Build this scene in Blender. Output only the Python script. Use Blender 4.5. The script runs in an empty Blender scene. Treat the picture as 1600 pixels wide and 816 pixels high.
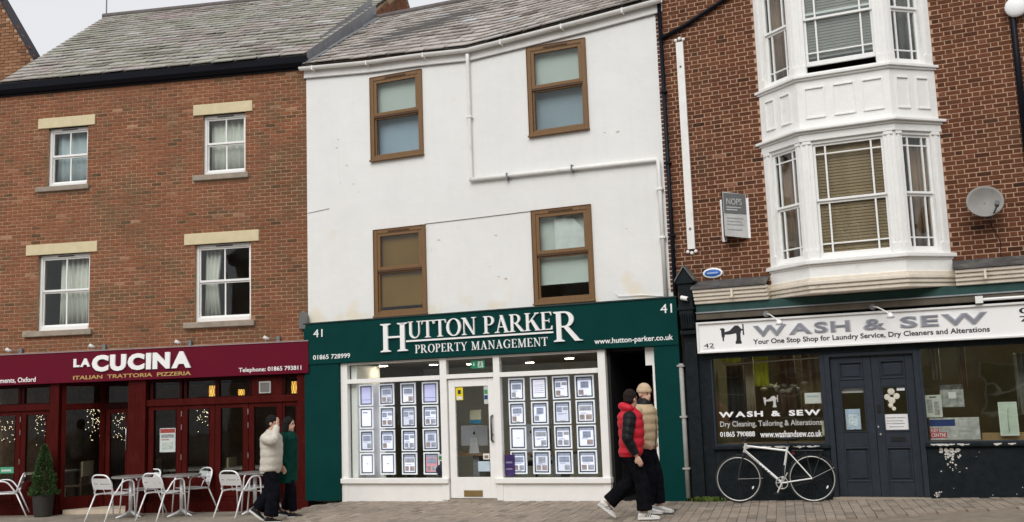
import bpy, bmesh, math, random
from mathutils import Vector, Matrix, Quaternion
random.seed(41)
R = math.radians
SC = bpy.context.scene
COL = SC.collection

# ---------------------------------------------------------------- camera
HC = 1.667
PITCH, ROLL = R(7.738), R(-2.017)
cam = bpy.data.cameras.new('camera'); cam_ob = bpy.data.objects.new('camera', cam); COL.objects.link(cam_ob)
cam.sensor_fit = 'HORIZONTAL'; cam.sensor_width = 36.0; cam.lens = 36.0
cam.clip_start = 0.1; cam.clip_end = 2000
_r = Vector((1, 0, 0)); _f = Vector((0, math.cos(PITCH), math.sin(PITCH))); _u = Vector((0, -math.sin(PITCH), math.cos(PITCH)))
_r2 = _r * math.cos(ROLL) + _u * math.sin(ROLL); _u2 = -_r * math.sin(ROLL) + _u * math.cos(ROLL)
M = Matrix((( _r2.x, _u2.x, -_f.x, 0), (_r2.y, _u2.y, -_f.y, 0), (_r2.z, _u2.z, -_f.z, HC), (0, 0, 0, 1)))
cam_ob.matrix_world = M
SC.camera = cam_ob
# ---------------------------------------------------------------- world: overcast sky
SUN_EL, SUN_AZ = R(40), R(198)          # azimuth clockwise from +Y: behind the camera, a little to its left
wd = bpy.data.worlds.new('World'); SC.world = wd; wd.use_nodes = True
nt = wd.node_tree; bg = nt.nodes['Background']
sky = nt.nodes.new('ShaderNodeTexSky'); sky.sky_type = 'NISHITA'; sky.sun_disc = False
sky.sun_elevation = SUN_EL; sky.sun_rotation = SUN_AZ; sky.air_density = 1.0; sky.dust_density = 6.0; sky.ozone_density = 1.0
hs = nt.nodes.new('ShaderNodeHueSaturation'); hs.inputs['Saturation'].default_value = 0.12
mx = nt.nodes.new('ShaderNodeMix'); mx.data_type = 'RGBA'; mx.inputs[0].default_value = 0.82
mx.inputs[7].default_value = (7.25, 7.35, 7.65, 1)    # even cloud deck
nt.links.new(sky.outputs[0], hs.inputs['Color']); nt.links.new(hs.outputs[0], mx.inputs[6])
nt.links.new(mx.outputs[2], bg.inputs[0]); bg.inputs[1].default_value = 0.115
sun = bpy.data.lights.new('sun', 'SUN'); sun.energy = 1.5; sun.angle = R(40); sun.color = (1.0, 0.97, 0.93)
sun_ob = bpy.data.objects.new('sun', sun); COL.objects.link(sun_ob)
sd = Vector((math.sin(SUN_AZ) * math.cos(SUN_EL), math.cos(SUN_AZ) * math.cos(SUN_EL), math.sin(SUN_EL)))
sun_ob.rotation_euler = sd.to_track_quat('Z', 'Y').to_euler(); sun_ob.location = (0, -5, 30)
SC.view_settings.view_transform = 'Standard'; SC.view_settings.look = 'None'
SC.view_settings.exposure = 0.12; SC.view_settings.gamma = 1.0; SC.view_settings.use_curve_mapping = False

# ---------------------------------------------------------------- places: the three facades
T1, T2, T3 = R(9.505), R(23.122), R(24.358)
P12 = Vector((-3.869, 19.2, 0)); P23 = Vector((2.5406, 16.4631, 0))
FR = {1: (P12, T1), 2: (P12, T2), 3: (P23, T3)}
def W(b, s, d, z):
    p, t = FR[b]
    return Vector((p.x + math.cos(t) * s - math.sin(t) * d, p.y - math.sin(t) * s - math.cos(t) * d, z))
def gz(x):                                # height of the pavement along the street
    def ss(a, b, x):
        t = min(1, max(0, (x - a) / (b - a))); return t * t * (3 - 2 * t)
    return -0.195 + 0.17 * ss(-4.6, -2.9, x) + 0.035 * ss(-2.9, 2.5, x) + 0.09 * ss(2.5, 7.5, x)
def behind(x, y):                         # distance in front of the nearest facade line (negative: inside a building)
    best = -99
    v = Vector((x, y, 0))
    ds = []
    for b in (1, 2, 3):
        p, t = FR[b]; n = Vector((-math.sin(t), -math.cos(t), 0)); ds.append((v - p).dot(n))
    return min(ds[0], 99) if x < -3.87 else (ds[1] if x < 2.54 else ds[2])

# ---------------------------------------------------------------- materials
MATS = {}
def mat(name, col=(.5, .5, .5), rough=.6, var=.12, scale=6., bump=0., bscale=60., metal=0., spec=.3, tone=None, dirt=None, emit=None, coat=0., stretch=None):
    if name in MATS: return MATS[name]
    m = bpy.data.materials.new(name); m.use_nodes = True; MATS[name] = m
    t = m.node_tree; N = t.nodes; L = t.links; p = N['Principled BSDF']
    tc = N.new('ShaderNodeTexCoord'); src = tc.outputs['Object']
    if stretch:
        mp = N.new('ShaderNodeMapping'); mp.inputs['Scale'].default_value = stretch; L.new(src, mp.inputs[0]); src = mp.outputs[0]
    nz = N.new('ShaderNodeTexNoise'); nz.inputs['Scale'].default_value = scale; nz.inputs['Detail'].default_value = 6; nz.inputs['Roughness'].default_value = .62
    L.new(src, nz.inputs['Vector'])
    mr = N.new('ShaderNodeMapRange'); mr.inputs[1].default_value = .3; mr.inputs[2].default_value = .7
    mr.inputs[3].default_value = 1 - var; mr.inputs[4].default_value = 1 + var; L.new(nz.outputs[0], mr.inputs[0])
    if tone:                                   # per-piece colour from the 'tone' attribute
        at = N.new('ShaderNodeAttribute'); at.attribute_name = 'tone'
        cr = N.new('ShaderNodeValToRGB'); cr.color_ramp.interpolation = 'LINEAR'
        e = cr.color_ramp.elements
        while len(e) < len(tone): e.new(.5)
        for i, (pos, c) in enumerate(tone): e[i].position = pos; e[i].color = (*c, 1)
        L.new(at.outputs['Fac'], cr.inputs[0]); base = cr.outputs[0]
    else:
        rgb = N.new('ShaderNodeRGB'); rgb.outputs[0].default_value = (*col, 1); base = rgb.outputs[0]
    if dirt:                                   # (colour, noise scale, threshold lo, hi, strength)
        dc, dsc, lo, hi, st = dirt[:5]
        dn = N.new('ShaderNodeTexNoise'); dn.inputs['Scale'].default_value = dsc; dn.inputs['Detail'].default_value = 7; dn.inputs['Roughness'].default_value = .65
        g = N.new('ShaderNodeNewGeometry')
        vv = g.outputs['Position'] if len(dirt) < 6 else src
        L.new(vv, dn.inputs['Vector'])
        dm = N.new('ShaderNodeMapRange'); dm.inputs[1].default_value = lo; dm.inputs[2].default_value = hi; dm.inputs[3].default_value = 0; dm.inputs[4].default_value = st
        L.new(dn.outputs[0], dm.inputs[0])
        mi = N.new('ShaderNodeMix'); mi.data_type = 'RGBA'; L.new(dm.outputs[0], mi.inputs[0]); L.new(base, mi.inputs[6]); mi.inputs[7].default_value = (*dc, 1)
        base = mi.outputs[2]
    mu = N.new('ShaderNodeVectorMath'); mu.operation = 'SCALE'; L.new(base, mu.inputs[0]); L.new(mr.outputs[0], mu.inputs['Scale'])
    L.new(mu.outputs[0], p.inputs['Base Color'])
    p.inputs['Roughness'].default_value = rough; p.inputs['Metallic'].default_value = metal; p.inputs['Specular IOR Level'].default_value = spec
    if coat: p.inputs['Coat Weight'].default_value = coat; p.inputs['Coat Roughness'].default_value = .12
    if bump:
        bn = N.new('ShaderNodeTexNoise'); bn.inputs['Scale'].default_value = bscale; bn.inputs['Detail'].default_value = 5
        L.new(src, bn.inputs['Vector'])
        bu = N.new('ShaderNodeBump'); bu.inputs['Strength'].default_value = bump; bu.inputs['Distance'].default_value = .02
        L.new(bn.outputs[0], bu.inputs['Height']); L.new(bu.outputs[0], p.inputs['Normal'])
    if emit:
        p.inputs['Emission Color'].default_value = (*emit[0], 1); p.inputs['Emission Strength'].default_value = emit[1]
    return m
def glass(name='glass', tint=(1, 1, 1), refl=.06, wav=.0):
    if name in MATS: return MATS[name]
    m = bpy.data.materials.new(name); m.use_nodes = True; MATS[name] = m
    t = m.node_tree; N = t.nodes; L = t.links; N.remove(N['Principled BSDF'])
    tr = N.new('ShaderNodeBsdfTransparent'); tr.inputs[0].default_value = (*tint, 1)
    gl = N.new('ShaderNodeBsdfGlossy'); gl.inputs['Roughness'].default_value = .015
    lw = N.new('ShaderNodeLayerWeight'); lw.inputs[0].default_value = .5
    pw = N.new('ShaderNodeMath'); pw.operation = 'POWER'; pw.inputs[1].default_value = 5; L.new(lw.outputs['Facing'], pw.inputs[0])
    ma = N.new('ShaderNodeMath'); ma.operation = 'MULTIPLY_ADD'; ma.inputs[1].default_value = 1 - refl; ma.inputs[2].default_value = refl; L.new(pw.outputs[0], ma.inputs[0])
    mi = N.new('ShaderNodeMixShader'); L.new(ma.outputs[0], mi.inputs[0]); L.new(tr.outputs[0], mi.inputs[1]); L.new(gl.outputs[0], mi.inputs[2])
    L.new(mi.outputs[0], N['Material Output'].inputs[0])
    if wav:
        nz = N.new('ShaderNodeTexNoise'); nz.inputs['Scale'].default_value = 2.2; nz.inputs['Detail'].default_value = 1
        tc = N.new('ShaderNodeTexCoord'); L.new(tc.outputs['Object'], nz.inputs['Vector'])
        bu = N.new('ShaderNodeBump'); bu.inputs['Strength'].default_value = wav; bu.inputs['Distance'].default_value = .02
        L.new(nz.outputs[0], bu.inputs['Height']); L.new(bu.outputs[0], gl.inputs['Normal'])
    return m

BRICK_A = mat('red_brown_brick', tone=[(0, (.12, .07, .04)), (.22, (.195, .09, .048)), (.5, (.255, .098, .052)), (.78, (.285, .115, .062)), (1, (.43, .24, .15))],
              rough=.92, var=.25, scale=16, bump=.6, bscale=60, dirt=((.155, .11, .06), 1.7, .47, .66, .7), spec=.1)
BRICK_B = mat('dark_red_brick', tone=[(0, (.06, .028, .018)), (.3, (.11, .043, .024)), (.6, (.145, .055, .029)), (.88, (.18, .07, .038)), (1, (.26, .13, .08))],
              rough=.88, var=.2, scale=20, bump=.5, bscale=60, dirt=((.10, .066, .038), 1.1, .52, .75, .6), spec=.12)
MORTAR_A = mat('weathered_mortar', (.44, .285, .185), .95, .2, 12, .5, 90, dirt=((.24, .175, .11), 1.4, .46, .62, .75), spec=.1)
MORTAR_B = mat('buff_mortar', (.52, .34, .23), .95, .15, 14, .5, 90, spec=.1)
SLATE_A = mat('grey_green_slate', tone=[(0, (.19, .18, .15)), (.2, (.27, .26, .21)), (.45, (.335, .33, .275)), (.7, (.36, .335, .315)), (.9, (.42, .425, .38)), (1, (.58, .61, .59))],
              rough=.75, var=.22, scale=9, bump=.4, bscale=25, dirt=((.35, .275, .275), .55, .5, .64, .7), spec=.25)
SLATE_B = mat('worn_grey_slate', tone=[(0, (.16, .135, .11)), (.2, (.30, .265, .235)), (.5, (.41, .37, .335)), (.8, (.46, .43, .40)), (1, (.50, .52, .54))],
              rough=.75, var=.25, scale=9, bump=.5, bscale=25, dirt=((.15, .13, .09), 1.5, .6, .74, .6), spec=.25)
STONE = mat('cream_lintel_stone', (.66, .57, .37), .85, .08, 6, .25, 80, spec=.2)
SILLST = mat('grey_sill_stone', (.33, .28, .225), .9, .2, 7, .4, 60, spec=.2)
UPVC = mat('white_plastic_frame', (.87, .87, .85), .35, .03, 4)
BROWN = mat('brown_frame', (.19, .105, .045), .45, .16, 9, .15, 120, stretch=(6, 6, .6))
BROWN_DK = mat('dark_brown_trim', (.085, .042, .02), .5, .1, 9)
RENDER = None
WHITEP = mat('white_gloss_paint', (.87, .86, .83), .4, .03, 5, .08, 30, dirt=((.68, .64, .55), 1.8, .66, .85, .35))
BAYP = mat('weathered_white_paint', (.87, .87, .845), .5, .04, 6, .2, 25, dirt=((.52, .48, .41), 4.5, .64, .8, .5))
CREAM = mat('flaking_cream_paint', (.78, .71, .60), .6, .07, 7, .2, 30, dirt=((.36, .31, .26), 5.5, .6, .75, .6))
MAROON = mat('maroon_board', (.125, .004, .018), .45, .05, 3, spec=.12)
MAHOG = mat('mahogany_paint', (.060, .006, .0045), .45, .3, 6, .15, 30, stretch=(5, 5, .5), spec=.06, dirt=((.10, .016, .012), 3.0, .52, .75, .5))
MAHOG_DK = mat('dark_mahogany', (.024, .003, .003), .5, .15, 6, spec=.06)
GREEN = mat('dark_green_board', (.001, .040, .036), .5, .08, 3, dirt=((.004, .055, .05), 2.2, .55, .8, .4), spec=.08)
CHAR = mat('charcoal_door_paint', (.028, .036, .047), .45, .15, 8, .08, 30, dirt=((.06, .07, .085), 5, .6, .8, .4), spec=.18)
CHAR_DK = mat('blue_black_paint', (.010, .0145, .017), .6, .3, 9, .3, 45, dirt=((.035, .04, .04), 3.4, .58, .75, .5), spec=.12)
BLACKP = mat('black_gutter_plastic', (.005, .006, .011), .4, .1, 6, spec=.15)
WPVC = mat('white_rainwater_plastic', (.84, .83, .80), .38, .06, 5, dirt=((.5, .45, .38), 3, .58, .75, .4))
LEAD = mat('grey_lead', (.20, .205, .215), .6, .2, 5, .3, 20)
ALU = mat('brushed_aluminium', (.80, .81, .82), .35, .05, 20, metal=.3)
ALUW = mat('pale_aluminium', (.90, .91, .92), .35, .04, 20, metal=.15)
STEEL = mat('steel', (.6, .6, .6), .28, .05, 20, metal=.9)
BLACK = mat('black_rubber', (.012, .012, .013), .6, .15, 20)
WHITE = mat('white_letter', (.90, .90, .89), .4, .02, 4)
GOLD = mat('gold_letter', (.52, .33, .12), .4, .05, 4)
DARKROOM = mat('dim_room', (.09, .075, .06), .85, .25, 2)
OLIVE = mat('olive_wall_paint', (.17, .15, .105), .8, .08, 2)
PAPER = mat('paper', (.76, .76, .76), .7, .05, 6)
INK = mat('dark_ink', (.03, .03, .035), .6, .1, 8)
GLASS = glass('window_glass', (.93, .96, .95), .03, .2)
GLASSD = glass('shop_glass', (.94, .96, .95), .014, .06)

# ---------------------------------------------------------------- mesh helpers
class MB:
    def __init__(s): s.v = []; s.f = []; s.tn = []; s.m = []; s.mi = 0
    def add(s, vs, fs, tone=0.):
        o = len(s.v); s.v += [tuple(q) for q in vs]; s.f += [tuple(i + o for i in q) for q in fs]; s.tn += [tone] * len(vs); s.m += [s.mi] * len(fs)
    def box(s, x0, x1, y0, y1, z0, z1, tone=0.):
        s.add([(x0, y0, z0), (x1, y0, z0), (x1, y1, z0), (x0, y1, z0), (x0, y0, z1), (x1, y0, z1), (x1, y1, z1), (x0, y1, z1)],
              [(0, 3, 2, 1), (4, 5, 6, 7), (0, 1, 5, 4), (1, 2, 6, 5), (2, 3, 7, 6), (3, 0, 4, 7)], tone); return s
    def b(s, s0, s1, d0, d1, z0, z1, tone=0.): return s.box(s0, s1, -d1, -d0, z0, z1, tone)      # facade terms: along, outward, up
    def prism(s, poly, ax, a0, a1, tone=0.):     # poly: 2-D points; ax: axis of extrusion ('x','y','z')
        n = len(poly)
        def P(p, a): return {'x': (a, p[0], p[1]), 'y': (p[0], a, p[1]), 'z': (p[0], p[1], a)}[ax]
        vs = [P(p, a0) for p in poly] + [P(p, a1) for p in poly]
        s.add(vs, [tuple(range(n)), tuple(range(2 * n - 1, n - 1, -1))] + [(i, i + n, (i + 1) % n + n, (i + 1) % n) for i in range(n)], tone); return s
    def tube(s, pts, r, n=8, cap=True, closed=False, sq=None):
        pts = [Vector(p) for p in pts]; m = len(pts); rr = r if isinstance(r, (list, tuple)) else [r] * m
        tang = []
        for i in range(m):
            a = pts[i - 1] if (i > 0 or closed) else pts[i]; b = pts[(i + 1) % m] if (i < m - 1 or closed) else pts[i]
            tang.append((b - a).normalized())
        up = Vector((0, 0, 1)) if abs(tang[0].z) < .9 else Vector((1, 0, 0))
        nv = tang[0].cross(up).normalized(); vs = []
        for i in range(m):
            nv = (nv - tang[i] * nv.dot(tang[i])).normalized(); bv = tang[i].cross(nv)
            for k in range(n):
                a = 2 * math.pi * k / n
                vs.append(pts[i] + nv * math.cos(a) * rr[i] * (sq[0] if sq else 1) + bv * math.sin(a) * rr[i] * (sq[1] if sq else 1))
        fs = []
        for i in range(m if closed else m - 1):
            j = (i + 1) % m
            for k in range(n): fs.append((i * n + k, i * n + (k + 1) % n, j * n + (k + 1) % n, j * n + k))
        if cap and not closed: fs += [tuple(range(n - 1, -1, -1)), tuple(range((m - 1) * n, m * n))]
        s.add(vs, fs); return s
    def loft(s, rings, cap=True):                # rings of equal point count
        n = len(rings[0]); vs = [p for r in rings for p in r]; fs = []
        for i in range(len(rings) - 1):
            for k in range(n): fs.append((i * n + k, i * n + (k + 1) % n, (i + 1) * n + (k + 1) % n, (i + 1) * n + k))
        if cap: fs += [tuple(range(n - 1, -1, -1)), tuple(range((len(rings) - 1) * n, len(rings) * n))]
        s.add(vs, fs); return s
    def ell(s, c, rx, ry, rz, n=14, m=9, rot=None):
        rings = []
        for i in range(m):
            a = -math.pi / 2 + math.pi * (i + .02) / (m - 1 + .04); ring = []
            for k in range(n):
                b = 2 * math.pi * k / n
                p = Vector((rx * math.cos(a) * math.cos(b), ry * math.cos(a) * math.sin(b), rz * math.sin(a)))
                ring.append((rot @ p if rot else p) + Vector(c))
            rings.append(ring)
        return s.loft(rings)
    def cyl(s, c, r, h, n=16, ax='z', r2=None):
        c = Vector(c); d = {'x': Vector((1, 0, 0)), 'y': Vector((0, 1, 0)), 'z': Vector((0, 0, 1))}[ax]
        return s.tube([c, c + d * h], [r, r if r2 is None else r2], n)
    def mesh(s, name, mats, smooth=False):
        me = bpy.data.meshes.new(name); me.from_pydata(s.v, [], s.f)
        for m in (mats if isinstance(mats, (list, tuple)) else [mats]): me.materials.append(m)
        at = me.attributes.new('tone', 'FLOAT', 'POINT'); at.data.foreach_set('value', s.tn)
        if any(s.m): me.polygons.foreach_set('material_index', s.m)
        bm = bmesh.new(); bm.from_mesh(me); bmesh.ops.recalc_face_normals(bm, faces=bm.faces); bm.to_mesh(me); bm.free()
        if smooth: me.polygons.foreach_set('use_smooth', [True] * len(me.polygons))
        return me
    def build(s, name, mats, parent=None, smooth=False, bevel=0., loc=None, rotz=None):
        o = bpy.data.objects.new(name, s.mesh(name, mats, smooth)); COL.objects.link(o)
        if parent is not None: o.parent = parent
        if loc is not None: o.location = loc
        if rotz is not None: o.rotation_euler = (0, 0, rotz)
        if bevel:
            bv = o.modifiers.new('edge', 'BEVEL'); bv.width = bevel; bv.segments = 2; bv.limit_method = 'ANGLE'
        return o
def tag(o, label, cat, group=None, kind=None):
    if label: o['label'] = label
    if cat: o['category'] = cat
    if group: o['group'] = group
    if kind: o['kind'] = kind
    return o
def empty(name, loc, rotz=0., label=None, cat=None, group=None):
    o = bpy.data.objects.new(name, None); COL.objects.link(o); o.location = loc; o.rotation_euler = (0, 0, rotz); o.empty_display_size = .1
    return tag(o, label, cat, group)
def fthing(name, b, s, d, z, label, cat, group=None):          # a thing standing on / by facade b
    return empty(name, W(b, s, d, z), -FR[b][1], label, cat, group)
def fmesh(mb, name, mats, b, s, d, z, label, cat, group=None, **k):
    o = mb.build(name, mats, **k); o.location = W(b, s, d, z); o.rotation_euler = (0, 0, -FR[b][1]); return tag(o, label, cat, group)
def copy_tree(o, parent=None):
    c = o.copy(); COL.objects.link(c); c.parent = parent
    for ch in list(o.children): copy_tree(ch, c)
    return c
def struct(mb, name, mats): return tag(mb.build(name, mats), None, None, None, 'structure')
def remesh(mb, vox, smooth=True, iters=0):
    me = mb.mesh('tmp', []); o = bpy.data.objects.new('tmp', me); COL.objects.link(o)
    md = o.modifiers.new('r', 'REMESH'); md.mode = 'VOXEL'; md.voxel_size = vox; md.use_smooth_shade = smooth
    if iters: sm = o.modifiers.new('s', 'SMOOTH'); sm.iterations = iters; sm.factor = .5
    dg = bpy.context.evaluated_depsgraph_get(); res = bpy.data.meshes.new_from_object(o.evaluated_get(dg))
    bpy.data.objects.remove(o); bpy.data.meshes.remove(me)
    return res
def link_mesh(me, name, m, parent):
    me.materials.clear(); me.materials.append(m); o = bpy.data.objects.new(name, me); COL.objects.link(o); o.parent = parent; return o

# text -> mesh, fitted to a box of the facade (x0..x1 along, z0..z1 up), standing d..d+th proud
def text_raw(body, extr=.0, off=.0, shear=0.):
    c = bpy.data.curves.new('t', 'FONT'); c.body = body; c.extrude = extr; c.offset = off; c.shear = shear; c.resolution_u = 3
    o = bpy.data.objects.new('t', c); COL.objects.link(o)
    dg = bpy.context.evaluated_depsgraph_get(); me = bpy.data.meshes.new_from_object(o.evaluated_get(dg))
    bpy.data.objects.remove(o); bpy.data.curves.remove(c); return me
def text_fit(body, x0, x1, z0, z1, d, th, m, name, parent, off=0., shear=0.):
    me = text_raw(body, .5, off, shear)
    co = [v.co for v in me.vertices]
    ax, bx = min(v.x for v in co), max(v.x for v in co); ay, by = min(v.y for v in co), max(v.y for v in co)
    for v in me.vertices:
        x, y, z = v.co
        v.co = (x0 + (x - ax) / (bx - ax) * (x1 - x0), -(d + (z + .5) * th), z0 + (y - ay) / (by - ay) * (z1 - z0))
    me.update(); return link_mesh(me, name, m, parent)
def letters_fit(body, x0, x1, z0, z1, d, th, m, parent, off=0., gap=.12, space=.45, name='letter', zs=None):
    ms = []; cur = 0
    for ch in body:
        if ch == ' ': cur += space; continue
        me = text_raw(ch, .5, off); co = [v.co for v in me.vertices]; a = min(v.x for v in co); b = max(v.x for v in co)
        ms.append((me, cur - a)); cur += (b - a) + gap
    tot = cur - gap; hgt = .73 + 2 * off
    for me, ox in ms:
        for v in me.vertices:
            x, y, z = v.co
            v.co = (x0 + (x + ox) / tot * (x1 - x0), -(d + (z + .5) * th), z0 + (y + off) / hgt * (z1 - z0))
        me.update(); link_mesh(me, name, m, parent)

# wall with openings and brickwork -----------------------------------------------------------
def free(a, b, ops):
    iv = [(a, b)]
    for o0, o1 in ops:
        nv = []
        for p, q in iv:
            if o1 <= p or o0 >= q: nv.append((p, q)); continue
            if o0 > p: nv.append((p, o0))
            if o1 < q: nv.append((o1, q))
        iv = nv
    return iv
def wall_mesh(mb, s0, s1, z0, z1, ops, d0, d1):
    zs = sorted(set([z0, z1] + [z for o in ops for z in (o[2], o[3]) if z0 < z < z1]))
    for a, b in zip(zs, zs[1:]):
        mid = (a + b) / 2
        for p, q in free(s0, s1, [(o[0], o[1]) for o in ops if o[2] < mid < o[3]]): mb.b(p, q, d0, d1, a, b)
VARIANTS = {}
def unit_piece(kind, m, tone):
    k = (kind, round(tone * 15))
    if k not in VARIANTS:
        mb = MB(); c = .035
        if kind.startswith('brick'):           # front edges slightly chamfered
            vs = [(-.5, .5, -.5), (.5, .5, -.5), (.5, .5, .5), (-.5, .5, .5), (-.5, -.35, -.5), (.5, -.35, -.5), (.5, -.35, .5), (-.5, -.35, .5),
                  (-.5 + c * .4, -.5, -.5 + c), (.5 - c * .4, -.5, -.5 + c), (.5 - c * .4, -.5, .5 - c), (-.5 + c * .4, -.5, .5 - c)]
            fs = [(0, 1, 2, 3), (0, 4, 5, 1), (1, 5, 6, 2), (2, 6, 7, 3), (3, 7, 4, 0), (4, 8, 9, 5), (5, 9, 10, 6), (6, 10, 11, 7), (7, 11, 8, 4), (8, 11, 10, 9)]
            mb.add(vs, fs, k[1] / 15)
        else: mb.box(-.5, .5, -.5, .5, -.5, .5, k[1] / 15)
        VARIANTS[k] = mb.mesh(kind, m)
    return VARIANTS[k]
def pieces(items, kind, name, m, parent, key, limit=300):
    """items: (centre, size, tone, quaternion or None). The nearest stay single objects, the rest become one part."""
    items.sort(key=key)
    for c, sz, tn, q in items[:limit]:
        o = bpy.data.objects.new(name, unit_piece(kind, m, tn)); COL.objects.link(o); o.parent = parent
        o.location = c; o.scale = sz
        if q is not None: o.rotation_mode = 'QUATERNION'; o.rotation_quaternion = q
    rest = items[limit:]
    if rest:
        mb = MB()
        for c, sz, tn, q in rest:
            u = unit_piece(kind, m, tn); vs = []
            for v in u.vertices:
                p = Vector((v.co.x * sz[0], v.co.y * sz[1], v.co.z * sz[2]))
                if q is not None: p = q @ p
                vs.append(p + Vector(c))
            mb.add(vs, [tuple(pp.vertices) for pp in u.polygons], round(tn * 15) / 15)
        o = mb.build(name + '_field', m, parent); o['kind'] = 'stuff'
def brickwork(s0, s1, z0, z1, ops, m, kind, parent, b, course, blen, bond, joint=.011, proud=.009, d=0., topfn=None, limit=300):
    items = []; row = 0; z = z0; rnd = random.Random(7 + b)
    patch = lambda x, zz: .5 + .5 * math.sin(x * 1.7 + 2.1 * math.sin(zz * 1.3)) * math.sin(zz * 1.9 + 1.3 * math.sin(x * 1.1))
    while z < z1 - .02:
        zt = min(z + course, z1); mid = (z + zt) / 2
        ivs = free(s0, s1, [(o[0], o[1]) for o in ops if o[2] - .01 < mid < o[3] + .01])
        x = s0 - 1 + (row % 2) * blen * (.5 if bond == 'stretcher' else .75); k = 0
        while x < s1 + .5:
            if bond == 'stretcher': ln = blen
            else: ln = blen if k % 2 == 0 else blen * .5
            k += 1
            a, c = x + joint / 2, x + ln - joint / 2; x += ln
            for p, q in ivs:
                aa, cc = max(a, p + .004), min(c, q - .004)
                if cc - aa < .03: continue
                if topfn and topfn((aa + cc) / 2) < zt: continue
                tn = rnd.gauss(.5, .13) + (patch((aa + cc) / 2, mid) - .5) * .22
                if rnd.random() < .045: tn = rnd.uniform(.0, .2)
                if rnd.random() < .012: tn = rnd.uniform(.88, 1)
                tn = min(1, max(0, tn))
                items.append((((aa + cc) / 2, -d - proud / 2 + .03 + rnd.uniform(-.0025, .0025), mid + rnd.uniform(-.002, .002)), (cc - aa, .06 + proud, zt - z - joint), tn, None))
        z += course; row += 1
    cl = {1: Vector((7, -18.3, 1.6)), 3: Vector((4.5, -16, 1.6))}.get(b, Vector((0, -18, 1.6)))     # the photographer's place, seen from the wall
    pieces(items, kind, 'brick', m, parent, lambda it: (Vector(it[0]) - cl).length - .8 * it[1][0], limit)
# ================================================================ GROUND
def render_mat():
    m = mat('white_masonry_paint', (.80, .805, .785), .75, .035, .9, .55, 3.2, spec=.2)
    t = m.node_tree; N = t.nodes; L = t.links; p = N['Principled BSDF']
    src = p.inputs['Base Color'].links[0].from_socket
    tc = N.new('ShaderNodeTexCoord'); sx = N.new('ShaderNodeSeparateXYZ'); L.new(tc.outputs['Object'], sx.inputs[0])
    nz = N.new('ShaderNodeTexNoise'); nz.inputs['Scale'].default_value = 2.6; nz.inputs['Detail'].default_value = 5; L.new(tc.outputs['Object'], nz.inputs['Vector'])
    zr = N.new('ShaderNodeMapRange'); zr.inputs[1].default_value = 3.25; zr.inputs[2].default_value = 4.1; zr.inputs[3].default_value = .17; zr.inputs[4].default_value = -.05; L.new(sx.outputs[2], zr.inputs[0])
    ad = N.new('ShaderNodeMath'); L.new(nz.outputs[0], ad.inputs[0]); L.new(zr.outputs[0], ad.inputs[1])
    mr = N.new('ShaderNodeMapRange'); mr.inputs[1].default_value = .62; mr.inputs[2].default_value = .78; mr.inputs[3].default_value = 0; mr.inputs[4].default_value = .5; L.new(ad.outputs[0], mr.inputs[0])
    mi = N.new('ShaderNodeMix'); mi.data_type = 'RGBA'; L.new(mr.outputs[0], mi.inputs[0]); L.new(src, mi.inputs[6]); mi.inputs[7].default_value = (.78, .66, .43, 1)
    # faint vertical streaks of grime
    mp = N.new('ShaderNodeMapping'); mp.inputs['Scale'].default_value = (5, 5, .35); L.new(tc.outputs['Object'], mp.inputs[0])
    n2 = N.new('ShaderNodeTexNoise'); n2.inputs['Scale'].default_value = 1.6; n2.inputs['Detail'].default_value = 6; L.new(mp.outputs[0], n2.inputs['Vector'])
    m2 = N.new('ShaderNodeMapRange'); m2.inputs[1].default_value = .5; m2.inputs[2].default_value = .75; m2.inputs[4].default_value = .10; L.new(n2.outputs[0], m2.inputs[0])
    mj = N.new('ShaderNodeMix'); mj.data_type = 'RGBA'; L.new(m2.outputs[0], mj.inputs[0]); L.new(mi.outputs[2], mj.inputs[6]); mj.inputs[7].default_value = (.62, .61, .57, 1)
    L.new(mj.outputs[2], p.inputs['Base Color'])
    return m
RENDER = render_mat()
def paving_mat():
    m = mat('sand_and_block_bed', (.24, .20, .155), .9, .2, 5, .4, 60)
    return m
BED = paving_mat()
PAVER = mat('block_paver', tone=[(0, (.23, .19, .15)), (.35, (.33, .275, .22)), (.7, (.375, .31, .25)), (1, (.43, .36, .29))], rough=.85, var=.16, scale=14, bump=.4, bscale=70,
            dirt=((.20, .175, .145), .9, .48, .7, .55), spec=.25)
FLAG = mat('worn_paving_flag', tone=[(0, (.25, .215, .175)), (1, (.34, .29, .235))], rough=.85, var=.14, scale=5, bump=.3, bscale=50, dirt=((.19, .165, .135), 1.0, .48, .7, .6), spec=.25)
ASPH = mat('asphalt', (.05, .05, .052), .9, .2, 9, .6, 120)
xs = [-60, -30, -16, -10, -7] + [-6 + .25 * i for i in range(20)] + [-1 + .5 * i for i in range(19)] + [9, 14, 30, 60]
def sheet(name, y0, y1, m, dz):
    mb = MB(); vs = []; ys = [y0 + (y1 - y0) * i / 4 for i in range(5)]
    for y in ys:
        for x in xs: vs.append((x, y, gz(x) + dz))
    n = len(xs); mb.add(vs, [(j * n + i, j * n + i + 1, (j + 1) * n + i + 1, (j + 1) * n + i) for j in range(4) for i in range(n - 1)])
    return struct(mb, name, m)
pavement = sheet('pavement', 10.6, 60, BED, -.022)
sheet('road', 1.2, 10.45, ASPH, -.15)
far_pavement = sheet('far_pavement', -40, 1.05, BED, -.02)
kb = MB()
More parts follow.
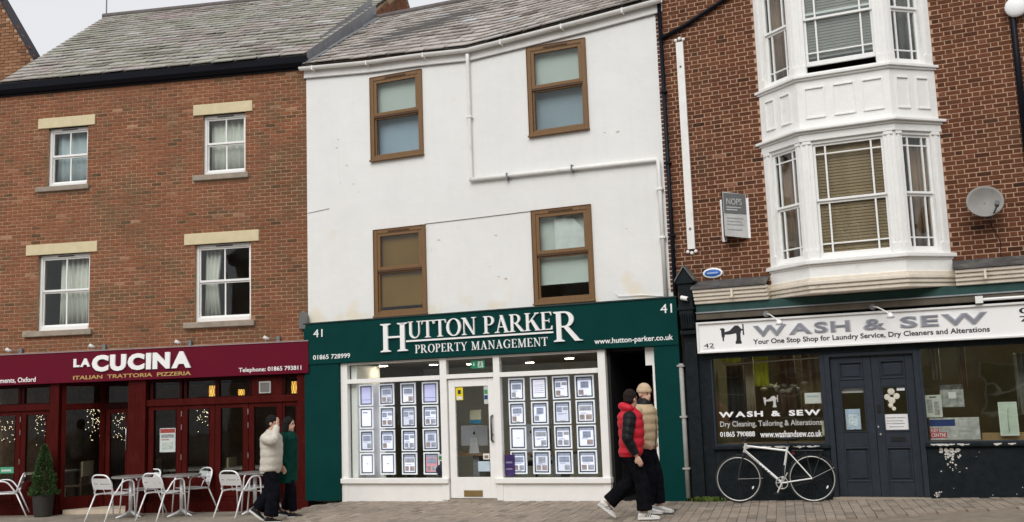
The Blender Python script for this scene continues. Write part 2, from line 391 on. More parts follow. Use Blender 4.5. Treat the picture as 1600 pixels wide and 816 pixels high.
for y in (10.45, 1.05):
    for i in range(len(xs) - 1):
        x0, x1 = xs[i], xs[i + 1]
        kb.add([(x0, y, gz(x0) - .4), (x1, y, gz(x1) - .4), (x1, y + .15, gz(x1) - .4), (x0, y + .15, gz(x0) - .4), (x0, y, gz(x0)), (x1, y, gz(x1)), (x1, y + .15, gz(x1)), (x0, y + .15, gz(x0))],
               [(4, 5, 6, 7), (0, 1, 5, 4), (3, 7, 6, 2)])
struct(kb, 'kerb', SILLST)
# block pavers laid across the pavement, flags in front of the restaurant
PA = R(-14.4); ca, sa = math.cos(PA), math.sin(PA); items = []; flags = []; rnd = random.Random(5)
PWID, PLEN = .125, .25
for i in range(-110, 110):
    for j in range(40, 110):
        u = i * PWID; v = j * PLEN + (PLEN / 2 if i % 2 else 0)
        x = u * ca - v * sa; y = u * sa + v * ca
        if y < 13.4 or x < -3.9 or x > 9 or abs(x) > .56 * y: continue
        dd = behind(x, y)
        if dd < -.02: continue
        if x < -3.2 and rnd.random() < .0: continue
        tilt = Quaternion((0, 0, 1), PA) @ Quaternion((1, rnd.uniform(-1, 1), 0), rnd.gauss(0, .006))
        items.append(((x, y, gz(x) - .025 + rnd.gauss(0, .0018)), (PWID - .007, PLEN - .006, .05), min(1, max(0, rnd.gauss(.5, .2) - (.35 if rnd.random() < .05 else 0))), tilt))
pieces(items, 'paver', 'paver', PAVER, pavement, lambda it: it[0][1] + .15 * abs(it[0][0] - 1.5))
FA = -T1; cf, sf = math.cos(FA), math.sin(FA)
for i in range(-26, 2):
    for j in range(-2, 14):
        s = i * .6 + (.3 if j % 2 else 0); d = j * .45 + .225
        p = W(1, s, d, 0)
        if p.x > -3.95 or p.x < -11.5: continue
        flags.append(((p.x, p.y, gz(p.x) - .025 + rnd.gauss(0, .002)), (.594, .444, .05), min(1, max(0, rnd.gauss(.5, .25))), Quaternion((0, 0, 1), FA) @ Quaternion((1, 0, 0), rnd.gauss(0, .003))))
pieces(flags, 'flag', 'paving_flag', FLAG, pavement, lambda it: it[0][1])

# ================================================================ BUILDING 1: brick house with restaurant
B1 = fthing('brick_house', 1, 0, 0, 0, 'red-brown brick house with cream lintels above the dark mahogany restaurant front', 'building')
w1 = [(-5.48, -4.60, 6.22, 7.43), (-2.14, -1.25, 6.22, 7.43), (-5.62, -4.50, 3.34, 4.85), (-2.29, -1.14, 3.36, 4.86)]
mb = MB(); wall_mesh(mb, -6.62, 0.0, 2.85, 8.30, w1, -.30, -.001); mb.b(-6.62, 0, -5, -4.9, -.4, 8.3)
mb.b(-6.62, -6.52, -4.9, -.3, -.4, 8.3)
mb.build('wall', MORTAR_A, B1)
lint = [(-5.69, -4.44, 7.43, 7.64), (-2.33, -1.10, 7.43, 7.645), (-5.88, -4.34, 4.85, 5.06), (-2.50, -.97, 4.86, 5.08)]
sil = [(-5.69, -4.53, 6.12, 6.22), (-2.32, -1.17, 6.11, 6.22), (-5.88, -4.41, 3.225, 3.335), (-2.49, -1.05, 3.24, 3.35)]
brickwork(-6.62, 0.0, 2.86, 8.27, w1 + lint + sil, BRICK_A, 'brick_a', B1, 1, .0715, .215, 'stretcher', joint=.0145, proud=.006)
for o in lint: MB().b(o[0], o[1], -.12, .03, o[2], o[3]).build('lintel', STONE, B1, bevel=.008)
for o in sil: MB().b(o[0], o[1], -.12, .075, o[2], o[3]).build('sill', SILLST, B1, bevel=.012)
ROOMB = mat('upstairs_room', (.30, .28, .25), .9, .1, 2)
NET = mat('net_curtain', (.66, .64, .58), .9, .12, 5, stretch=(9, 9, .5))
def sash_window(o, parent, fr=.055):
    s0, s1, z0, z1 = o; zm = (z0 + z1) / 2 + .02; sm = (s0 + s1) / 2
    dB, dF = -.16, -.075
    mb = MB()
    mb.b(s0, s0 + fr, dB, dF, z0, z1).b(s1 - fr, s1, dB, dF, z0, z1).b(s0 + fr, s1 - fr, dB, dF, z1 - fr * 1.25, z1).b(s0 + fr, s1 - fr, dB, dF + .012, z0, z0 + fr * 1.45)
    wn = mb.build('window', UPVC, parent, bevel=.006)
    i0, i1 = s0 + fr, s1 - fr
    for zz0, zz1, dd in ((zm, z1 - fr * 1.25, -.10), (z0 + fr * 1.45, zm, -.125)):
        m2 = MB(); r = .038
        m2.b(i0, i0 + r * .6, dd - .03, dd, zz0, zz1).b(i1 - r * .6, i1, dd - .03, dd, zz0, zz1).b(i0 + r * .6, i1 - r * .6, dd - .03, dd, zz1 - r * .8, zz1).b(i0 + r * .6, i1 - r * .6, dd - .03, dd + .004, zz0, zz0 + r)
        m2.b(sm - .013, sm + .013, dd - .028, dd - .002, zz0 + r, zz1 - r * .8)
        m2.build('sash', UPVC, wn)
        for a, b_ in ((i0 + r * .6, sm - .013), (sm + .013, i1 - r * .6)):
            MB().b(a, b_, dd - .018, dd - .012, zz0 + r, zz1 - r * .8).build('pane', GLASS, wn)
    MB().b(sm - .17, sm + .17, dF, dF + .008, z1 - .05, z1 - .028).build('vent_slot', mat('vent_grey', (.10, .10, .10), .6), wn)
def room(parent, s0, s1, z0, z1, d0, depth, m, name='room'):
    t = .03; mb = MB()
    mb.b(s0, s1, d0 - depth, d0 - depth + t, z0, z1).b(s0, s0 + t, d0 - depth, d0, z0, z1).b(s1 - t, s1, d0 - depth, d0, z0, z1).b(s0, s1, d0 - depth, d0, z0, z0 + t).b(s0, s1, d0 - depth, d0, z1 - t, z1)
    return mb.build(name, m, parent)
for o in w1:
    sash_window(o, B1); room(B1, o[0] - .5, o[1] + .5, o[2] - .25, o[3] + .2, -.31, 2.2, ROOMB)
def curtain(b, s0, s1, z0, z1, d, m, label, group=None, waves=7, amp=.03, taper=0.):
    mb = MB(); n = waves * 6; vs = []
    for j, z in enumerate((z0, (z0 + z1) / 2, z1)):
        for i in range(n + 1):
            u = i / n; s = (s0 + (s1 - s0) * u) - s0
            s = s * (1 - taper * (1 - abs(j - 1)) * .5)
            vs.append((s, amp * math.sin(u * waves * 2 * math.pi + .6 * j) + .008 * math.sin(u * 31), z - z0))
    w_ = n + 1; fs = [(j * w_ + i, j * w_ + i + 1, (j + 1) * w_ + i + 1, (j + 1) * w_ + i) for j in range(2) for i in range(n)]
    mb.add(vs, fs); o = fmesh(mb, 'curtain', m, b, s0, d, z0, label, 'curtain', group, smooth=True)
    sd_ = o.modifiers.new('cloth', 'SOLIDIFY'); sd_.thickness = .006
    return o
GREYC = mat('grey_blind_cloth', (.46, .52, .55), .85, .05, 3)
curtain(1, -5.42, -4.66, 6.3, 7.38, -.26, GREYC, 'blue-grey drape behind the top-floor window with the bluest panes', None, 4, .015)
curtain(1, -2.08, -1.31, 6.3, 7.38, -.26, NET, 'pale net curtain filling the smaller top-floor sash window beside the white house', None, 6, .015)
curtain(1, -5.30, -4.56, 3.42, 4.78, -.27, NET, 'cream curtain drawn across the first-floor window above the restaurant name', None, 7, .03)
curtain(1, -2.20, -1.86, 3.42, 4.78, -.27, NET, 'cream curtain tied at one side of the first-floor window with dark panes', None, 4, .03, .35)
# roof of building 1
E1, ZE1, DR1, ZR1 = .15, 8.42, 7.25, 12.82
def slate_roof(parent, roof, SL, m, kind, n_rows, width, seed, b, limit=300, holes=()):
    """SL(row fraction) -> (left point, right point) on the roof plane; slates follow the line between them"""
    rnd = random.Random(seed); items = []; edge = MB()
    for r in range(n_rows):
        a0, b0 = SL(r / n_rows); a1, b1 = SL(min(1, (r + 1.12) / n_rows))
        L_ = (b0 - a0).length; n = max(1, int(L_ / width)); ph = (r % 2) * .5 + rnd.uniform(-.08, .08)
        for k in range(-1, n + 2):
            u0 = (k + ph) / n; u1 = (k + 1 + ph) / n
            if u1 <= .004 or u0 >= .996: continue
            u0 = max(0, u0); u1 = min(1, u1)
            if u0 < .22 / n: u0 = 0
            if u1 > 1 - .22 / n: u1 = 1
            if u1 - u0 < .25 / n: continue
            um = (u0 + u1) / 2; lo = a0.lerp(b0, um); hi = a1.lerp(b1, um)
            ex = (b0 - a0).normalized(); ey = (hi - lo); ln = ey.length; ey.normalize(); ez = ex.cross(ey).normalized(); ey = ez.cross(ex)
            q = Matrix((ex, ey, ez)).transposed().to_quaternion()
            q = q @ Quaternion((1, 0, 0), -.075 + rnd.gauss(0, .012)) @ Quaternion((0, 0, 1), rnd.gauss(0, .018)) @ Quaternion((0, 1, 0), rnd.gauss(0, .008))
            tn = rnd.gauss(.48, .15)
            if rnd.random() < .035: tn = rnd.uniform(.86, 1)
            if rnd.random() < .05: tn = rnd.uniform(0, .15)
            if (u0 <= 0 or u1 >= 1):
                q4 = [a0.lerp(b0, u0), a0.lerp(b0, u1), a1.lerp(b1, u1), a1.lerp(b1, u0)]; dz = [.036, .036, .012, .012]
                up = [p + ez * z_ for p, z_ in zip(q4, dz)]; edge.add(up + [p - ez * .014 for p in up], [(0, 1, 2, 3), (7, 6, 5, 4), (0, 4, 5, 1), (1, 5, 6, 2), (2, 6, 7, 3), (3, 7, 4, 0)], min(1, max(0, tn))); continue
            c = lo.lerp(hi, .5) + ez * .022 - ey * (rnd.uniform(0, .04) if rnd.random() < .7 else rnd.uniform(.04, .09))
            items.append((c, ((u1 - u0) * L_ - rnd.uniform(.012, .04), ln, .02), min(1, max(0, tn)), q))
    cl = Vector((4, -18, 1.6))
    pieces(items, kind, 'slate', m, roof, lambda it: (Vector(it[0]) - cl).length, limit)
    edge.build('verge_slates', m, roof)['kind'] = 'stuff'
def quad_roof(parent, pts, m, name='roof', th=.02):
    mb = MB(); n = len(pts); up = [Vector(p) for p in pts]
    nn = (up[1] - up[0]).cross(up[2] - up[0]).normalized()
    if nn.z < 0: nn = -nn
    dn = [p - nn * th for p in up]
    mb.add(up + dn, [tuple(range(n)), tuple(range(2 * n - 1, n - 1, -1))] + [(i, i + n, (i + 1) % n + n, (i + 1) % n) for i in range(n)])
    return mb.build(name, m, parent)
UNDER = mat('roof_felt', (.07, .065, .06), .95)
eL, eR = Vector((-6.50, -E1, ZE1)), Vector((.02, -E1, ZE1)); rL, rR = Vector((-8.75, DR1, ZR1)), Vector((.02, DR1, ZR1))
rf1 = quad_roof(B1, [eL, eR, rR, rL], UNDER)
slate_roof(B1, rf1, lambda u: (eL.lerp(rL, u), eR.lerp(rR, u)), SLATE_A, 'slate_a', 24, .44, 3, 1)
MB().prism([(DR1 - .01, ZR1 + .0), (DR1 + 7.4, ZR1 - 4.5), (DR1 + 7.4, ZR1 - 4.6), (DR1 - .01, ZR1 - .1)], 'x', -8.75, .02).build('rear_roof', SLATE_A, B1)
MB().tube([(-8.78, DR1, ZR1 + .02), (.05, DR1, ZR1 + .02)], .10, 8).build('ridge_tile', mat('ridge_clay', (.13, .115, .11), .85, .2, 8), B1)
# gable wall against the white house, brick
gm = MB(); gp = [(.06, 7.0), (DR1 * 2 - .4, 7.0), (DR1 * 2 - .4, ZR1 - 4.4), (DR1, ZR1 - .07), (.06, ZE1 + .03)]
gm.prism(gp, 'x', -.22, .002); gw = gm.build('gable_wall', MORTAR_A, B1)
items = []; z = 10.2; row = 0; rnd = random.Random(9)
while z < ZR1 - .1:
    y = 3.8 + (row % 2) * .11
    while y < 12.5:
        top = ZE1 + (y + .15) * (ZR1 - ZE1) / (DR1 + E1) if y < DR1 else ZR1 - (y + .2 - DR1) * .6
        if z + .07 < top - .08: items.append(((.012 - .03, y + .105, z + .035), (.06, .2, .058), min(1, max(0, rnd.gauss(.4, .2))), None))
        y += .215
    z += .0715; row += 1
pieces(items, 'gablebrick', 'brick', BRICK_A, gw, lambda it: abs(it[0][1] - 7) + abs(it[0][2] - 12), 120)
mb = MB(); zz = lambda y: ZE1 + (y + .15) * (ZR1 - ZE1) / (DR1 + E1)
for k in range(5):
    y0, y1 = -.02 + .92 * k, -.02 + .92 * (k + 1.03)
    mb = MB(); mb.prism([(y0, zz(y0) - .26), (y1, zz(y1) - .33), (y1, zz(y1) + .035), (y0, zz(y0) + .035)], 'x', .022, .034 + .004 * (k % 2)); mb.build('lead_flashing', LEAD, B1)
# fascia board and gutter
MB().b(-6.62, 0.0, .002, .05, 8.17, 8.36).build('fascia_board', BLACKP, B1)
gp = [(-.06 - .07 + .07 * math.cos(a), 8.33 + .075 * math.sin(a)) for a in [math.pi + math.pi * i / 8 for i in range(9)]]
mb = MB(); mb.prism([(-.05, 8.20), (-.10, 8.20), (-.17, 8.27), (-.19, 8.39), (-.18, 8.39), (-.16, 8.285), (-.095, 8.215), (-.062, 8.215), (-.062, 8.39), (-.05, 8.39)], 'x', -6.75, .06); mb.build('gutter', BLACKP, B1)
# aerial pole on the ridge
o = MB().tube([(0, 0, 0), (.0, 0, 2.2)], .02, 8).build('aerial_pole', LEAD); tag(o, 'thin grey aerial pole at the end of the slate ridge', 'pole'); o.location = W(1, -8.7, -DR1, ZR1 - .1)

# ---- restaurant front
S1 = B1
zg = -.21
def col(s0, s1, name='column', m=MAHOG, d=.07):
    mb = MB(); mb.b(s0, s1, -.12, d, zg, 2.32).b(s0 - .012, s1 + .012, -.1, d + .02, zg, .0); return mb.build(name, m, S1, bevel=.006)
for s0, s1 in ((-5.24, -5.05), (-3.60, -3.24), (-.20, .0), (-7.0, -6.62)): col(s0, s1)
def rail(s0, s1, z0, z1, d0=-.08, d1=.02, m=MAHOG, name='rail'): return MB().b(s0, s1, d0, d1, z0, z1).build(name, m, S1, bevel=.005)
LAMPW = mat('interior_panel', (.06, .012, .008), .5)
def bay(s0, s1, edges, panes, solid=()):
    rail(s0, s1, 2.26, 2.32, -.09, .03, MAHOG_DK, 'head_rail'); rail(s0, s1, 1.79, 1.91, -.09, .035, name='transom_rail'); rail(s0, s1, zg, -.0, -.09, .045, name='plinth')
    for a, b in panes:                                     # small panes of the transom
        mb = MB(); mb.b(a - .06, a, -.075, .0, 1.91, 2.26).b(b, b + .05, -.075, .0, 1.91, 2.26).b(a, b, -.075, .0, 1.91, 1.935).b(a, b, -.075, .0, 2.235, 2.26)
        tw = mb.build('transom_light', MAHOG_DK, S1)
        MB().b(a, b, -.045, -.039, 1.935, 2.235).build('pane', GLASSD, tw)
    for a, b in zip(edges, edges[1:]):
        st = .105 if b - a > .4 else .04
        a += .004; b -= .004
        mb = MB(); mb.b(a, a + st, -.06, .0, .0, 1.79).b(b - st, b, -.06, .0, .0, 1.79).b(a + st, b - st, -.06, .0, 1.71, 1.79).b(a + st, b - st, -.06, .0, .0, .44)
        mb.b(a + st + .03, b - st - .03, .0, .012, .08, .36)
        lf = mb.build('door_leaf', MAHOG, S1, bevel=.004)
        MB().b(a + st, b - st, -.035, -.029, .44, 1.71).build('pane', GLASSD, lf)
        mb = MB(); mb.b(a + st, a + st + .012, -.03, .004, .44, 1.71).b(b - st - .012, b - st, -.03, .004, .44, 1.71).build('glazing_bead', MAHOG_DK, lf)
bay(-3.24, -.20, [-3.22, -2.53, -1.86, -1.19, -.52, -.215], [(-3.12, -2.58), (-2.43, -1.86), (-1.78, -1.18), (-.46, -.23)])
bay(-6.62, -5.24, [-6.6, -5.90, -5.25], [(-6.5, -5.97), (-5.84, -5.30)])
MB().b(-1.13, -.5, -.07, -.01, 1.91, 2.26).build('transom_panel', MAHOG, S1)
mb = MB(); mb.b(-.97, -.74, -.01, .02, 1.96, 2.18); v_ = mb.build('vent', mat('vent_frame', (.45, .44, .42), .5), S1)
MB().b(-.945, -.765, .02, .026, 1.985, 2.155).build('vent_panel', mat('vent_dark', (.16, .15, .14), .6), v_)
for sx in (-2.53, -1.19, -5.90):
    for zz in (1.63, 1.38, .82): MB().cyl((sx, -.012, zz - .05), .008, .10, 8).build('hinge', STEEL, S1)
# recessed porch
PD = -.62
mb = MB()
def slanted(sA, dA, sB, dB, z0, z1, th):    # box between two plan points
    a = Vector((sA, -dA)); b = Vector((sB, -dB)); n = Vector((-(b - a).y, (b - a).x)).normalized() * th / 2
    return [(a + n).to_tuple(), (b + n).to_tuple(), (b - n).to_tuple(), (a - n).to_tuple()], z0, z1
def slab(mb, *a):
    p, z0, z1 = slanted(*a); mb.prism(p, 'z', z0, z1)
mb = MB(); A = (-5.05, -.02); Bp = (-4.50, PD)
for f0, f1, z0, z1 in ((0, .1, -.12, 2.3), (.9, 1, -.12, 2.3), (.1, .9, -.12, .12), (.1, .9, 1.78, 1.9), (.1, .9, 2.24, 2.3)):
    p = [A[i] + (Bp[i] - A[i]) * f0 for i in (0, 1)]; q = [A[i] + (Bp[i] - A[i]) * f1 for i in (0, 1)]; slab(mb, p[0], p[1], q[0], q[1], z0, z1, .07)
pw = mb.build('porch_window', MAHOG, S1)
mb = MB(); p = [A[i] + (Bp[i] - A[i]) * .1 for i in (0, 1)]; q = [A[i] + (Bp[i] - A[i]) * .9 for i in (0, 1)]
slab(mb, p[0], p[1], q[0], q[1], .12, 1.78, .008); slab(mb, p[0], p[1], q[0], q[1], 1.9, 2.24, .008); mb.build('pane', GLASSD, pw)
for a, b in ((-4.48, -3.95), (-3.945, -3.42)):
    mb = MB(); st = .1
    mb.b(a, a + st, PD - .05, PD, -.11, 1.78).b(b - st, b, PD - .05, PD, -.11, 1.78).b(a + st, b - st, PD - .05, PD, 1.68, 1.78).b(a + st, b - st, PD - .05, PD, -.11, .22)
    lf = mb.build('entrance_door', MAHOG, S1, bevel=.004)
    MB().b(a + st, b - st, PD - .03, PD - .024, .22, 1.68).build('pane', GLASSD, lf)
    hx = b - st * .55 if a < -4 else a + st * .55
    mb = MB(); mb.tube([(hx, -PD, .95), (hx, -PD - .05, .98), (hx, -PD - .05, 1.38), (hx, -PD, 1.41)], .011, 8).build('handle', STEEL, lf, smooth=True)
mb = MB(); mb.b(-4.5, -3.42, PD - .06, PD + .02, 1.78, 1.9).b(-4.5, -3.42, PD - .06, PD + .02, 2.22, 2.32).b(-4.5, -4.44, PD - .05, PD, 1.9, 2.22).b(-3.95, -3.9, PD - .05, PD, 1.9, 2.22).b(-3.47, -3.42, PD - .05, PD, 1.9, 2.22)
ov = mb.build('overdoor_light', MAHOG_DK, S1)
MB().b(-4.44, -3.95, PD - .03, PD - .024, 1.9, 2.22).build('pane', GLASSD, ov); MB().b(-3.9, -3.47, PD - .03, PD - .024, 1.9, 2.22).build('pane', GLASSD, ov)
mb = MB(); slab(mb, -3.42, PD, -3.55, -.1, -.12, 2.3, .06); mb.build('porch_side', MAHOG, S1)
MB().b(-5.06, -3.58, PD - .05, .0, 2.3, 2.36).build('porch_soffit', MAHOG_DK, S1)
mb = MB(); mb.prism([(-5.0, .08), (-4.5, -PD), (-3.45, -PD), (-3.62, .08), (-3.62, -.02), (-4.95, -.02)], 'z', -.3, -.115)
mb.build('door_step', mat('pale_step_stone', (.56, .47, .36), .8, .12, 6), S1)
# dining room behind the glass
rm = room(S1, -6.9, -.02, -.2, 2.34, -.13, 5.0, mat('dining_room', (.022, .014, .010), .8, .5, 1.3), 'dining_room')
# maroon fascia sign
SG1 = fthing('restaurant_sign', 1, 0, 0, 2.3, 'maroon restaurant fascia sign with white name and gold subtitle', 'sign')
mb = MB(); mb.b(-7.0, .055, -.02, .15, .0, .585); mb.build('board', MAROON, SG1, bevel=.004)
mb = MB(); mb.b(-7.0, .06, -.02, .165, .585, .605); mb.build('top_trim', mat('greyed_trim', (.33, .24, .24), .6), SG1)
letters_fit('LA', -4.69, -4.34, .29, .46, .15, .03, WHITE, SG1, off=.05, gap=.05)
letters_fit('CUCINA', -4.30, -2.26, .19, .52, .15, .035, WHITE, SG1, off=.058, gap=.075)
text_fit('ITALIAN  TRATTORIA  PIZZERIA', -4.70, -2.27, .05, .125, .15, .012, GOLD, 'gold_lettering', SG1, off=.02)
text_fit('Telephone: 01865 793811', -1.31, -.08, .04, .145, .15, .006, WHITE, 'telephone_lettering', SG1, off=.012)
text_fit('St. Clements, Oxford', -6.62, -5.50, .03, .14, .15, .006, WHITE, 'address_lettering', SG1, off=.012)
SPOTW = mat('spot_white', (.7, .7, .68), .4)
nth = ['over the street name', 'over the restaurant name', 'over the end of the restaurant name', 'over the telephone number']
for i, sx in enumerate((-5.91, -4.13, -2.35, -.57)):
    t = fthing('fascia_spotlight', 1, sx, .06, 2.905, 'small grey spotlight on the maroon fascia ' + nth[i], 'spotlight', 'spotlights along the maroon fascia')
    MB().b(-.03, .03, -.04, .01, 0, .11).build('bracket', LEAD, t); MB().tube([(-.01, -.01, .06), (-.14, -.06, .07)], .007, 6).build('arm', LEAD, t)
    mb = MB(); mb.tube([(-.25, -.09, .10), (-.20, -.08, .07), (-.15, -.06, .06)], [.036, .034, .018], 10); mb.build('lamp_head', SPOTW, t, smooth=True)

# things in the restaurant windows
LANT = mat('lantern_glow', (.9, .6, .1), .5, emit=((1.0, .50, .10), .85))
for sx, zz, h, lab in ((-1.99, 1.93, .22, 'tall amber lantern glowing behind the transom nearest the porch'), (-1.40, 1.93, .13, 'short amber lamp glowing low in the transom over the folding doors'), (-.335, 1.93, .24, 'tall amber lantern glowing behind the transom by the green shop')):
    t = fthing('lantern', 1, sx, -.16, zz, lab, 'lantern')
    mb = MB(); mb.cyl((0, 0, .01), .062, h - .02, 12); mb.build('shade', LANT, t)
    mb = MB()
    for k in range(8):
        a = k * math.pi / 4
        mb.tube([(.066 * math.cos(a), .066 * math.sin(a), .005), (.066 * math.cos(a + .8), .066 * math.sin(a + .8), h - .005)], .004, 4); mb.tube([(.066 * math.cos(a), .066 * math.sin(a), .005), (.066 * math.cos(a - .8), .066 * math.sin(a - .8), h - .005)], .004, 4)
    mb.build('cage', mat('brass', (.35, .22, .06), .4, metal=.6), t); MB().cyl((0, 0, -.03), .07, .04, 12).build('base', mat('brass'), t)
FAIRY = mat('fairy_bulb', (1, .8, .5), .4, emit=((1.0, .80, .52), 5.))
rnd = random.Random(11)
for nm, s0, s1, z0, z1, d, cnt, lab in (('a', -6.58, -6.05, 1.15, 1.62, -.22, 22, 'curtain of warm fairy lights in the restaurant window at the far end'), ('b', -5.75, -5.32, 1.05, 1.70, -.22, 26, 'curtain of warm fairy lights in the pane above the potted conifer'),
        ('c', -4.98, -4.66, 1.1, 1.78, -.75, 26, 'curtain of warm fairy lights behind the angled porch window'), ('d', -4.42, -4.05, 1.05, 1.68, -.8, 20, 'few warm fairy lights behind the entrance door'), ('e', -2.38, -2.05, 1.25, 1.70, -.3, 16, 'small cluster of fairy lights behind the folding doors')):
    t = fthing('fairy_lights', 1, s0, d, z0, lab, 'fairy lights', 'strings of fairy lights in the restaurant')
    wb, bb = MB(), MB()
    ns = 5
    for k in range(ns):
        x = (s1 - s0) * (k + .5) / ns; wb.tube([(x, 0, 0), (x + .01, 0, z1 - z0)], .002, 4)
    for k in range(cnt * 2):
        x = (s1 - s0) * (rnd.randrange(ns) + .5) / ns + rnd.uniform(-.03, .03); bb.ell((x, rnd.uniform(-.03, .03), (z1 - z0) * rnd.random() ** .6), .0048, .0048, .0048, 6, 5)
    wb.build('wire', BLACK, t); o = bb.build('bulbs', FAIRY, t); o['kind'] = 'stuff'
def flat_notice(name, b, s0, s1, z0, z1, d, base, label, bits=(), cat='notice', group=None, th=.004):
    t = fthing(name, b, s0, d, z0, label, cat, group); w, h = s1 - s0, z1 - z0
    MB().b(0, w, 0, th, 0, h).build('sheet', base, t)
    for i, (a, b2, c, e, m) in enumerate(bits): MB().b(a * w, b2 * w, th + .0006, th + .002 + .0005 * i, c * h, e * h).build('print', m, t)
    return t
REDP = mat('red_print', (.42, .05, .04), .6); GREYP = mat('grey_print', (.34, .34, .34), .7, .5, 30); BLUEP = mat('blue_print', (.03, .10, .30), .6); SKYP = mat('pale_blue_print', (.45, .55, .68), .6, .3, 20)
flat_notice('menu_poster', 1, -3.0, -2.68, .92, 1.37, -.05, PAPER, 'white menu poster with red heading behind the folding door', [(.03, .97, .80, .97, REDP), (.1, .9, .60, .74, GREYP), (.12, .6, .50, .53, REDP), (.15, .85, .12, .40, mat('pale_print', (.6, .62, .58), .7, .3, 25))])
flat_notice('green_menu_card', 1, -6.35, -6.05, .60, .72, -.05, mat('green_card', (.10, .42, .25), .6), 'green card propped in the restaurant window at the far end', [(.1, .8, .3, .6, PAPER)])
# restaurant tables indoors, faint behind the glass
WOODD = mat('dark_wood', (.09, .05, .03), .5); CLOTH = mat('table_linen', (.30, .27, .22), .9)
for i, (sx, dd, lab) in enumerate(((-5.9, -1.0, 'restaurant table indoors behind the fairy-lit windows'), (-2.75, -.9, 'restaurant table indoors behind the menu poster'), (-1.5, -.95, 'restaurant table indoors under the short amber lamp'))):
    t = fthing('dining_table', 1, sx, dd, -.17, lab, 'table')
    MB().b(-.42, .42, -.4, .4, .70, .735).build('tabletop', CLOTH, t); 
    for a in (-.36, .36):
        for c in (-.34, .34): MB().b(a - .025, a + .025, c - .025, c + .025, 0, .70).build('leg', WOODD, t)
    for a in (-.62, .62):
        ct = fthing('dining_chair', 1, sx + a, dd, -.17, 'dark dining chair at the indoor table ' + lab.split('indoors ')[1].replace('the ', '') + (', away from green shop' if a < 0 else ', towards green shop'), 'chair', 'dining chairs indoors')
        MB().b(-.2, .2, -.2, .2, .42, .46).build('seat', WOODD, ct); k = .18 * (1 if a > 0 else -1)
        MB().b(min(k, k + .03), max(k, k + .03), -.19, .19, .62, .92).build('backrest', mat('pale_wood', (.42, .34, .22), .6), ct)
        for q in (-.17, .17):
            for r_ in (-.17, .17): MB().b(q - .018, q + .018, r_ - .018, r_ + .018, 0, .42 if q * a < 0 else .9).build('leg', WOODD, ct)
# grey alarm box at the corner of the two houses
t = fthing('alarm_box', 1, -.06, .03, 3.12, 'small grey alarm box at the corner of the brick house above the green sign', 'alarm box')
mb = MB(); mb.prism([(-.08, 0), (.09, 0), (.09, .24), (.04, .33), (-.03, .33), (-.08, .24)], 'y', -.09, .0); mb.build('casing', mat('grey_plastic', (.15, .15, .145), .5, .1, 6), t, bevel=.01)
MB().b(-.05, .06, .09, .094, .05, .2).build('cover_panel', mat('grey_plastic'), t)
# neighbour house beyond the slate roof
NB = fthing('gabled_house', 1, -9, -3.0, 0, 'taller brick house with a sloping dark verge behind the slate roof', 'building')
mb = MB(); mb.prism([(-5, 0), (1.45, 0), (1.45, 9.45), (-1.6, 14.5), (-5, 9)], 'y', .01, .3); mb.build('wall', MORTAR_B, NB)
brickwork(-1.2, 1.4, 9.0, 13.6, [], mat('brown_brick', tone=[(0, (.13, .07, .045)), (.5, (.27, .135, .07)), (1, (.38, .22, .13))], rough=.9, var=.2, scale=20, bump=.4, spec=.2), 'brick_n', NB, 0, .0765, .225, 'stretcher', topfn=lambda x: 9.45 + (1.45 - x) * 5.05 / 3.05, limit=300)
mb = MB(); a = Vector((1.5, 9.37)); c = Vector((-1.6, 14.50)); n = Vector((5.05, 3.05)).normalized() * .035
mb.prism([tuple(a), tuple(a + n), tuple(c + n), tuple(c)], 'y', -.06, .35); mb.build('verge_board', mat('slate_verge', (.02, .02, .028), .6), NB)
# ================================================================ BUILDING 2: white rendered house with estate office
B2 = fthing('white_house', 2, 0, 0, 0, 'white rendered house with brown windows, sagging gutter and green-pilastered office front', 'building')
FB = [(-.05, 7.995), (1.43, 7.873), (2.55, 7.825), (3.52, 7.755), (4.72, 7.828), (6.03, 7.919), (7.10, 8.006)]
def fb(s):
    for (a, za), (b, zb) in zip(FB, FB[1:]):
        if s <= b: return za + (zb - za) * (s - a) / (b - a)
    return FB[-1][1]
w2 = [(1.445, 2.53, 6.17, 7.755), (4.635, 5.715, 6.205, 7.79), (1.465, 2.53, 3.265, 4.85), (4.61, 5.68, 3.275, 4.88)]
mb = MB(); wall_mesh(mb, 0.002, 7.085, 3.0, 7.80, [(a, b, c, min(e, 7.8)) for a, b, c, e in w2], -.25, 0)
mb.prism([(0.002, 7.80), (7.085, 7.80)] + [(min(7.085, max(.002, s)), z + .14) for s, z in reversed(FB)], 'y', 0.0, .25)
mb.b(.002, 7.08, -4.5, -4.4, 0, 8)
WL2 = mb.build('wall', RENDER, B2)
ss = [i * .355 for i in range(21)]
def follow(dz0, dz1, d0, d1, s0=-.03, s1=7.10):
    mb = MB(); st = [s0 + (s1 - s0) * i / 20 for i in range(21)]
    rings = [[(s, -d0, fb(s) + dz0), (s, -d1, fb(s) + dz0), (s, -d1, fb(s) + dz1), (s, -d0, fb(s) + dz1)] for s in st]
    return mb.loft(rings)
follow(0, .155, .002, .035).build('fascia_board', WPVC, B2)
follow(-.012, .004, .002, .045).build('fascia_shadow_bead', mat('grey_bead', (.35, .34, .33), .6), B2)
mb = MB(); st = [-.06 + 7.18 * i / 24 for i in range(25)]; rings = []
for s in st:
    z = fb(s) + .185; out = [(.06 + .058 + .058 * math.cos(a), z + .062 * math.sin(a)) for a in [math.pi + math.pi * k / 8 for k in range(9)]]
    inn = [(.118 + .048 * math.cos(a), z + .052 * math.sin(a)) for a in [2 * math.pi - math.pi * k / 8 for k in range(9)]]
    rings.append([(s, -d, zz) for d, zz in out + inn])
